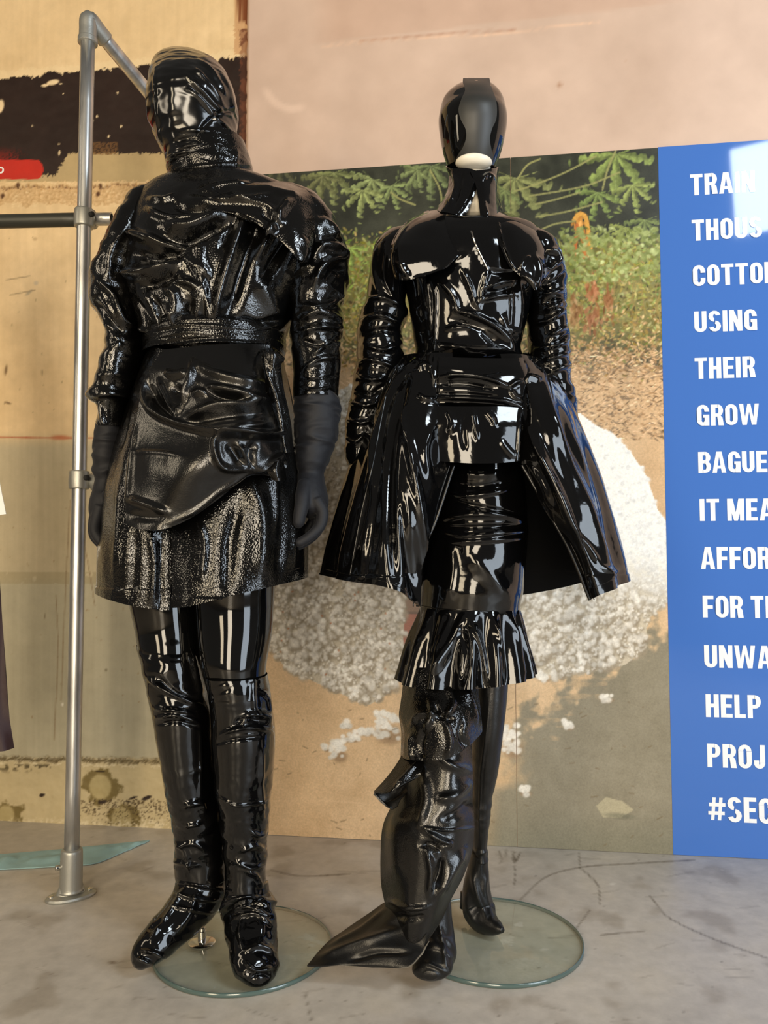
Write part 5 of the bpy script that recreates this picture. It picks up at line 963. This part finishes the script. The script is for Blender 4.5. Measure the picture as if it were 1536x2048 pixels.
    mk('sleeve', G, M['patent'], closed=True, cap=(True, True), disp=amp(1.47, 1.40), S=[([(1095, 500), (1110, 505), (1120, 525)], 4, 7), ([(1080, 560), (1100, 540), (1118, 520)], 4.5, 8), ([(1085, 572), (1110, 562), (1128, 545)], 4, -6), ([(1085, 588), (1105, 586), (1126, 578)], 4.5, 9), ([(1090, 606), (1110, 602), (1128, 600)], 4, -7), ([(1092, 622), (1110, 612), (1122, 606)], 4.5, 9), ([(1070, 648), (1100, 640), (1126, 620)], 4, 8), ([(1100, 672), (1118, 660), (1134, 650)], 4.5, 9), ([(1075, 700), (1110, 692), (1135, 682)], 4, 8), ([(1090, 722), (1112, 714), (1137, 706)], 4, 8), ([(1108, 742), (1125, 735), (1139, 732)], 4, 8), ([(1100, 690), (1120, 680), (1136, 668)], 3.5, -6)])
    # flared coat skirt, open at the front, closed behind
    waves = lambda G, N: .006*smooth(1.12, .85, G[..., 2])*np.sin(np.arctan2(G[..., 0]-.21, -(G[..., 1]-Y))*15)
    PL = [[(905, 706, 1.478), (868, 705, 1.482), (838, 706, 1.51), (808, 711, 1.58), (840, 706, 1.68), (900, 703, 1.70), (945, 703, 1.705)],
          [(905, 760, 1.47), (860, 750, 1.46), (815, 742, 1.48), (780, 742, 1.58), (810, 742, 1.72), (880, 740, 1.735), (945, 740, 1.74)],
          [(906, 850, 1.45), (845, 840, 1.425), (785, 832, 1.45), (740, 826, 1.60), (775, 825, 1.77), (860, 824, 1.79), (945, 824, 1.79)],
          [(908, 930, 1.445), (835, 930, 1.405), (760, 925, 1.44), (702, 929, 1.61), (750, 925, 1.80), (850, 922, 1.82), (945, 922, 1.82)],
          [(872, 1040, 1.435), (805, 1045, 1.39), (730, 1040, 1.43), (672, 1037, 1.615), (725, 1035, 1.82), (840, 1035, 1.845), (945, 1035, 1.85)],
          [(843, 1110, 1.43), (785, 1112, 1.385), (712, 1105, 1.43), (655, 1100, 1.62), (712, 1100, 1.83), (830, 1110, 1.855), (945, 1110, 1.86)],
          [(835, 1213, 1.43), (785, 1178, 1.385), (706, 1164, 1.43), (644, 1149, 1.62), (705, 1152, 1.84), (830, 1175, 1.865), (946, 1188, 1.87)]]
    S = [([(800, 716), (778, 760), (762, 800), (750, 860)], 3, 5), ([(830, 720), (795, 760), (770, 820), (745, 950)], 5, 9), ([(812, 760), (790, 840), (780, 960), (790, 1160)], 9, -17), ([(815, 860), (830, 960), (842, 1060), (846, 1130)], 8, 10), ([(800, 1000), (812, 1100), (822, 1190)], 9, -11), ([(760, 830), (750, 930), (738, 1020), (720, 1150)], 7, 8), ([(742, 940), (722, 1030), (700, 1120)], 2.0, 3), ([(835, 740), (850, 732), (868, 740)], 6, 8), ([(835, 790), (850, 800), (868, 800)], 5, 8), ([(740, 980), (720, 1050), (690, 1150)], 8, -7), ([(866, 850), (850, 900), (860, 960)], 8, 5), ([(805, 810), (806, 840), (812, 880)], 5, 7)]
    base_w = crumple(.0022, (7, 7, 3), 17., .0010, (16, 16, 10))
    hm = lambda z: (lambda G, N: .0018*smooth(z, z-.003, G[..., 2]))
    pl = mk('coat_skirt_panel', sheet_grid(PL, 300, 260), M['patent'], thick=.0035, disp=add(waves, base_w, hm(.748)), S=S, out_from=(O[0], Y, .9), inner=M['inner'])
    PR = [[(1000, 708, 1.478), (1030, 708, 1.482), (1060, 712, 1.51), (1088, 722, 1.58), (1060, 708, 1.68), (1000, 703, 1.70), (944, 703, 1.706)],
          [(1015, 760, 1.47), (1050, 756, 1.46), (1090, 756, 1.50), (1122, 758, 1.58), (1095, 748, 1.72), (1020, 742, 1.735), (944, 740, 1.741)],
          [(1034, 850, 1.45), (1080, 838, 1.425), (1130, 832, 1.47), (1157, 836, 1.60), (1125, 830, 1.77), (1040, 826, 1.79), (944, 824, 1.791)],
          [(1043, 930, 1.44), (1095, 925, 1.405), (1155, 925, 1.46), (1194, 930, 1.61), (1150, 925, 1.80), (1050, 922, 1.82), (944, 922, 1.821)],
          [(1104, 1038, 1.43), (1145, 1030, 1.395), (1190, 1030, 1.45), (1226, 1037, 1.615), (1170, 1035, 1.82), (1055, 1035, 1.845), (944, 1035, 1.851)],
          [(1140, 1104, 1.43), (1172, 1100, 1.40), (1212, 1098, 1.45), (1244, 1100, 1.62), (1185, 1100, 1.83), (1060, 1108, 1.855), (944, 1110, 1.861)],
          [(1179, 1200, 1.43), (1200, 1190, 1.405), (1230, 1176, 1.45), (1256, 1157, 1.62), (1190, 1158, 1.84), (1060, 1188, 1.865), (943, 1190, 1.871)]]
    S = [([(1085, 740), (1100, 820), (1130, 900), (1170, 1000), (1205, 1100)], 9, 10), ([(1070, 830), (1110, 930), (1150, 1020), (1185, 1120)], 10, -8), ([(1118, 820), (1150, 900), (1190, 1010), (1225, 1120)], 9, -8), ([(1050, 850), (1090, 930), (1130, 1010), (1165, 1090)], 5, 7), ([(1045, 760), (1060, 756), (1080, 765)], 6, 8), ([(1140, 860), (1180, 960), (1215, 1070)], 6, 7), ([(1150, 1050), (1180, 1090), (1200, 1130)], 5, 6), ([(1062, 935), (1085, 965), (1108, 1010)], 4, 5), ([(1045, 730), (1050, 790), (1052, 850)], 6, -6), ([(1200, 1130), (1225, 1150), (1240, 1130)], 5, 5)]
    pr = mk('coat_skirt_panel', sheet_grid(PR, 300, 260), M['patent'], thick=.0035, disp=add(waves, base_w, hm(.748)), S=S, out_from=(O[0], Y, .9), inner=M['inner'])
    # front peplum block: folded waist band and square flap
    WBN = [[(838, 706, 1.505), (872, 712, 1.472), (950, 716, 1.462), (1030, 716, 1.472), (1062, 712, 1.51)], [(834, 722, 1.50), (871, 735, 1.455), (950, 742, 1.445), (1036, 742, 1.456), (1070, 735, 1.50)], [(850, 745, 1.48), (871, 755, 1.45), (950, 756, 1.438), (1040, 766, 1.45), (1066, 765, 1.48)], [(858, 780, 1.47), (871, 782, 1.447), (950, 786, 1.434), (1042, 796, 1.447), (1055, 800, 1.47)], [(860, 806, 1.47), (871, 806, 1.445), (950, 806, 1.432), (1043, 815, 1.444), (1056, 820, 1.465)]]
    mk('waist_band', sheet_grid(WBN, 150, 110), M['patent'], thick=.003, disp=crumple(.0015, (5, 5, 8), 2.9, .0006), S=[([(874, 756), (920, 752), (970, 758), (1012, 772), (1018, 774)], 4, 9), ([(874, 768), (930, 766), (990, 778)], 5, -8), ([(872, 797), (930, 798), (1000, 803), (1042, 812)], 4, 9), ([(873, 788), (930, 788), (1000, 794)], 4, -5), ([(1018, 774), (1030, 766), (1044, 762)], 4, 8), ([(1020, 780), (1030, 795), (1044, 800)], 4, 5), ([(880, 738), (940, 746), (1010, 740)], 5, -4), ([(873, 715), (872, 760), (872, 806)], 3, -4)])
    FL = [[(872, 812, 1.440), (910, 813, 1.430), (955, 813, 1.426), (1000, 813, 1.430), (1046, 816, 1.440)], [(872, 850, 1.432), (912, 852, 1.420), (955, 852, 1.416), (1000, 852, 1.420), (1043, 852, 1.430)], [(872, 895, 1.430), (912, 896, 1.417), (955, 897, 1.413), (1000, 896, 1.418), (1040, 896, 1.428)], [(874, 922, 1.430), (912, 925, 1.417), (955, 927, 1.413), (1000, 926, 1.418), (1039, 922, 1.428)]]
    mk('front_flap', sheet_grid(FL, 120, 90), M['patent'], thick=.004, disp=crumple(.0010, (7, 7, 7), 12.2), S=[([(895, 820), (905, 845), (898, 870)], 7, 5), ([(945, 820), (950, 850), (955, 880)], 4, 4), ([(970, 822), (985, 840), (990, 852)], 5, 5), ([(930, 825), (925, 860), (930, 900)], 6, -3), ([(1040, 818), (1038, 870), (1034, 920)], 3, 3), ([(1000, 880), (1020, 905), (1034, 915)], 7, 3)])
    # pencil skirt
    G = rings([(860, 868, 1048, Y, .105), (925, 872, 1046, Y, .110), (1000, 868, 1050, Y, .112), (1067, 860, 1053, Y, .112), (1131, 849, 1050, Y, .110), (1180, 843, 1044, Y, .108), (1222, 841, 1036, Y, .104), (1235, 842, 1036, Y, .102)], 200, 200)
    ps = mk('pencil_skirt', G, M['patent'], closed=True, cap=(True, True), disp=crumple(.0028, (3.5, 3.5, 9), 14.2, .0007, (9, 9, 20)), S=[([(895, 985), (930, 992), (990, 985), (1030, 972)], 4, 6), ([(895, 1000), (940, 1010), (1000, 1022), (1045, 1030)], 4, -5), ([(880, 1040), (930, 1030), (1000, 1030), (1050, 1042)], 6, 8), ([(885, 1062), (930, 1072), (1000, 1066), (1052, 1060)], 4, 6), ([(890, 1055), (950, 1054), (1040, 1052)], 4, -5), ([(895, 1085), (960, 1082), (1045, 1075)], 4, 5), ([(940, 1110), (980, 1150), (1020, 1200)], 14, 5), ([(900, 1080), (905, 1140), (895, 1205)], 10, 5), ([(940, 930), (934, 970), (936, 1010)], 2, 2), ([(905, 945), (960, 950), (1010, 945)], 7, 5), ([(905, 970), (960, 972), (1015, 962)], 5, -5)])
    # ruffle with box pleats
    def ruffle(name, Rr, k, a, ph, mat, z_t, z_b, thick=.003, S=None, extra=None):
        def d(G, N):
            t = smooth(z_t, z_b, G[..., 2]); th = np.arctan2(G[..., 0]-.21, -(G[..., 1]-Y)); w = np.sin(th*k+ph+.5*np.sin(th*3+ph)+.35*np.sin(th*7))
            return a*t*(w*.7+.25*(1-2*np.abs(((th*k/(2*math.pi)+ph) % 1)-.5)))+(extra(G, N) if extra else 0)
        return mk(name, rings(Rr, 340, 110), mat, closed=True, thick=thick, disp=d, S=S)
    ruffle('ruffle', [(1216, 843, 1035, Y, .106, 2), (1224, 841, 1037, Y, .109, 2), (1248, 833, 1040, Y, .115), (1283, 822, 1044, Y, .126), (1318, 812, 1050, Y, .134, -5), (1355, 800, 1058, Y, .140, -8)], 15, .017, 1.0, M['patent'], .72, .56, extra=crumple(.0014, (9, 9, 9), 3.3, .0006), S=[([(925, 1235), (905, 1280), (870, 1350)], 8, 9), ([(895, 1232), (870, 1290), (850, 1360)], 5, -7), ([(945, 1250), (965, 1300), (975, 1365)], 5, 9), ([(985, 1240), (1003, 1300), (1012, 1360)], 5, 9), ([(1022, 1240), (1036, 1300), (1046, 1370)], 5, 8), ([(925, 1260), (935, 1310), (925, 1365)], 7, -8)])
    tr = bvh_of([o for o in R.children if o.name.startswith(('pencil', 'coat_skirt', 'bodice', 'shoulder_cape'))])
    seam('skirt_seam', tr, [(843, 1212), (880, 1217), (940, 1221), (990, 1226), (1034, 1228)], .0012, M['seam'], R, under=ps)
    for PP, own in ((PL, pl), (PR, pr)):
        q = spline(np.array([at(*PP[k][0]) for k in range(3, 7)]), 40)-O
        shell('edge_piping', pipe(q-np.array([0, .002, 0]), [.0030]*40, nu=10, nv=120), M['seam'], own, closed=True, cap=(True, True))
        q2 = q+np.array([-.008 if own is pl else .008, -.0035, 0]); shell('stitch_line', pipe(q2, [.0010]*40, nu=8, nv=120), M['seam'], own, closed=True, cap=(True, True))
    seam('princess_seam', tr, [(862, 560), (872, 600), (872, 650), (869, 700)], .0009, M['seam'], R, under=bod)
    seam('princess_seam', tr, [(1030, 560), (1020, 600), (1018, 650), (1022, 700)], .0009, M['seam'], R, under=bod)
    seam('hem_stitching', tr, [(652, 1138), (700, 1150), (780, 1166), (815, 1185)], .0008, M['seam'], R, under=pl)
    seam('hem_stitching', tr, [(1168, 1182), (1210, 1166), (1250, 1146)], .0008, M['seam'], R, under=pr)
    seam('skirt_gore_seam', tr, [(805, 716), (780, 760), (764, 830), (745, 930), (722, 1030), (700, 1150)], .0018, M['seam'], R, under=pl)
    # front zip catching the light
    seam('zip', tr, [(942, 462), (950, 485), (964, 515), (976, 540)], .0018, M['chrome'], R, label='short diagonal metal zip', under=bod)
    # leg with smooth leather trouser and boot
    G = rings([(1340, 946, 1016, 1.60, .050), (1380, 946, 1014, 1.60, .050), (1467, 944, 1005, 1.605, .048), (1549, 942, 993, 1.63, .046), (1590, 942, 984, 1.64, .043), (1652, 944, 977, 1.652, .038), (1700, 945, 973, 1.66, .035), (1716, 943, 976, 1.66, .036)], 80, 180)
    mk('trouser_leg', G, M['matte_leather'], closed=True, cap=(True, True), disp=lambda G, N: .0012*perlin(G*20)+crumple(.0026, (7, 7, 30), 4.0)(G, N)*smooth(.42, .33, G[..., 2])*smooth(.15, .25, G[..., 2]), S=[([(980, 1390), (972, 1470), (962, 1550), (958, 1690)], 2, 2.5), ([(950, 1700), (962, 1706), (974, 1702)], 3, 4)])
    G = pipe(np.array([at(*p) for p in [(959, 1700, 1.66), (956, 1738, 1.668), (953, 1780, 1.672), (956, 1812, 1.668), (966, 1836, 1.65), (981, 1850, 1.628), (996, 1857, 1.608), (1005, 1861, 1.598)]]), [.017, .022, .029, .032, .029, .021, .012, .005], [.034, .036, .039, .037, .030, .021, .013, .005], nu=80, nv=140, side=(.1, .75, .6))
    o = mk('ankle_boot', G, M['matte_leather'], closed=True, cap=(True, True), disp=crumple(.0020, (16, 16, 10), 5.0), S=[([(945, 1740), (955, 1790), (975, 1840)], 6, 6), ([(975, 1740), (968, 1780), (985, 1840)], 5, 5), ([(935, 1780), (935, 1810), (950, 1850)], 6, 4)])
    tube_obj('boot_heel', np.array([at(930, 1785, 1.70), at(925, 1817, 1.70)])-O, [.010, .006], M['matte_leather'], R, nu=14)
    # front foot, peeping from below the train
    G = pipe(np.array([at(*p) for p in [(880, 1800, 1.50), (880, 1835, 1.50), (880, 1870, 1.495), (876, 1900, 1.48), (868, 1925, 1.46), (862, 1943, 1.437), (860, 1951, 1.425)]]), [.020, .022, .027, .034, .038, .034, .012], [.024, .028, .034, .036, .030, .018, .007], nu=80, nv=120, side=(.1, .75, .6))
    mk('ankle_boot', G, M['matte_leather'], closed=True, cap=(True, True), disp=crumple(.0022, (16, 16, 12), 15.0), S=[([(878, 1845), (886, 1890), (892, 1935)], 4, 5), ([(850, 1925), (875, 1935), (895, 1945)], 4, 4)])
    # leather frills and the twisting train
    F1 = [[(812, 1330, 1.56), (835, 1335, 1.51), (870, 1335, 1.49), (920, 1335, 1.50), (952, 1335, 1.55)], [(806, 1385, 1.55), (830, 1392, 1.49), (875, 1390, 1.46), (925, 1390, 1.47), (957, 1392, 1.53)], [(800, 1430, 1.53), (828, 1440, 1.46), (878, 1440, 1.43), (930, 1434, 1.44), (964, 1450, 1.50)], [(803, 1470, 1.53), (830, 1486, 1.455), (880, 1484, 1.42), (925, 1470, 1.43), (965, 1463, 1.49)], [(801, 1514, 1.53), (822, 1520, 1.46), (860, 1521, 1.425), (894, 1517, 1.42), (935, 1494, 1.44), (962, 1470, 1.485)]]
    mk('leather_frill', sheet_grid(F1, 140, 120), M['crinkle'], thick=.003, disp=crumple(.0045, (9, 9, 9), 21.0, .0012), S=[([(895, 1375), (905, 1410), (890, 1440)], 6, 9), ([(860, 1400), (866, 1430), (850, 1460)], 6, 8), ([(925, 1375), (940, 1410), (955, 1450)], 7, 9), ([(890, 1440), (900, 1480), (892, 1515)], 5, 8), ([(925, 1440), (920, 1470), (930, 1495)], 5, -7), ([(822, 1470), (824, 1500), (824, 1520)], 4, 8), ([(850, 1460), (840, 1490), (846, 1518)], 6, -8), ([(880, 1430), (840, 1430), (820, 1450)], 5, 7), ([(905, 1440), (880, 1430), (870, 1410)], 5, -8)])
    F2 = [[(808, 1500, 1.52), (830, 1510, 1.49), (848, 1520, 1.475)], [(790, 1532, 1.51), (818, 1540, 1.47), (842, 1545, 1.46)], [(768, 1562, 1.50), (800, 1566, 1.455), (838, 1552, 1.46)], [(747, 1584, 1.49), (775, 1585, 1.45), (810, 1570, 1.455)]]
    mk('leather_frill', sheet_grid(F2, 80, 80), M['crinkle'], thick=.003, disp=crumple(.003, (10, 10, 10), 23.0), S=[([(835, 1525), (815, 1550), (790, 1575)], 4, 6)])
    F3 = [[(770, 1566, 1.52), (800, 1560, 1.52), (835, 1548, 1.51)], [(760, 1582, 1.51), (790, 1590, 1.51), (825, 1572, 1.50)], [(750, 1586, 1.50), (770, 1606, 1.50), (800, 1600, 1.495)], [(748, 1587, 1.495), (783, 1618, 1.49), (795, 1612, 1.49)]]
    mk('frill_underside', sheet_grid(F3, 60, 60), M['matte_leather'], thick=.003, disp=crumple(.002, (10, 10, 10), 25.0))
    TRN = [[(826, 1490, 1.52), (860, 1490, 1.465), (905, 1488, 1.455), (943, 1486, 1.49)], [(812, 1560, 1.52), (855, 1560, 1.455), (905, 1560, 1.44), (944, 1560, 1.485)], [(786, 1610, 1.53), (850, 1615, 1.44), (905, 1615, 1.43), (946, 1615, 1.48)], [(768, 1650, 1.53), (835, 1655, 1.43), (905, 1655, 1.425), (947, 1655, 1.475)], [(763, 1700, 1.53), (830, 1705, 1.42), (900, 1705, 1.415), (944, 1700, 1.47)], [(763, 1760, 1.52), (820, 1765, 1.42), (885, 1762, 1.41), (928, 1752, 1.46)], [(772, 1810, 1.51), (815, 1815, 1.42), (865, 1812, 1.41), (903, 1800, 1.45)], [(782, 1850, 1.50), (815, 1856, 1.43), (850, 1852, 1.42), (880, 1846, 1.44)], [(799, 1898, 1.47), (815, 1902, 1.435), (835, 1898, 1.43), (848, 1892, 1.435)]]
    mk('train', sheet_grid(TRN, 160, 280), M['leather'], thick=.0035, disp=crumple(.0035, (6, 6, 6), 27.0, .001), S=[([(848, 1655), (895, 1660), (946, 1655)], 3, 4), ([(850, 1550), (856, 1600), (840, 1650)], 7, 8), ([(875, 1600), (910, 1590), (940, 1560)], 9, 8), ([(880, 1640), (915, 1625), (945, 1600)], 8, -7), ([(850, 1660), (880, 1680), (900, 1690), (870, 1705)], 6, 10), ([(905, 1690), (880, 1700), (860, 1690), (840, 1690)], 6, -8), ([(855, 1700), (862, 1740), (858, 1790)], 6, 11), ([(930, 1700), (905, 1740), (875, 1790)], 9, 10), ([(885, 1715), (880, 1750), (868, 1780)], 7, -10), ([(800, 1610), (790, 1680), (795, 1760)], 14, 6), ([(780, 1800), (815, 1815), (860, 1812)], 5, 6), ([(790, 1830), (820, 1838), (850, 1832)], 6, -6), ([(870, 1500), (900, 1530), (940, 1540)], 8, 7)])
    TL = [[(768, 1806, 1.53), (790, 1812, 1.49), (812, 1830, 1.46), (858, 1848, 1.43)], [(730, 1832, 1.53), (765, 1850, 1.47), (806, 1872, 1.44), (848, 1892, 1.42)], [(690, 1858, 1.52), (730, 1880, 1.45), (785, 1904, 1.42), (838, 1910, 1.41)], [(655, 1882, 1.50), (690, 1902, 1.45), (745, 1922, 1.42), (813, 1933, 1.40)], [(614, 1930, 1.44), (640, 1931, 1.435), (685, 1931, 1.43), (745, 1936, 1.42)]]
    G = sheet_grid(TL, 120, 120); G[..., 2] = np.maximum(G[..., 2], .010)
    mk('train_tail', G, M['matte_leather'], thick=.003, disp=crumple(.0028, (8, 8, 8), 29.0), S=[([(640, 1915), (720, 1885), (800, 1860)], 8, 6), ([(700, 1920), (760, 1905), (820, 1905)], 6, -5), ([(660, 1890), (720, 1860), (770, 1820)], 5, 4)], label='dull grey-black tail of the train spread on the floor')
    LN = [[(745, 1925, 1.435), (800, 1920, 1.435), (838, 1905, 1.435), (858, 1882, 1.44)], [(690, 1931, 1.43), (760, 1933, 1.425), (815, 1935, 1.42), (846, 1908, 1.43)]]
    mk('lining_edge', sheet_grid(LN, 50, 12), M['lining'], thick=.0015, label='grey lining showing under the tail')
    glass_base(R, 986, 1880, .181, O)
    return R

build_setting()
build_board()
build_rack()
build_small()
build_left()
build_right()
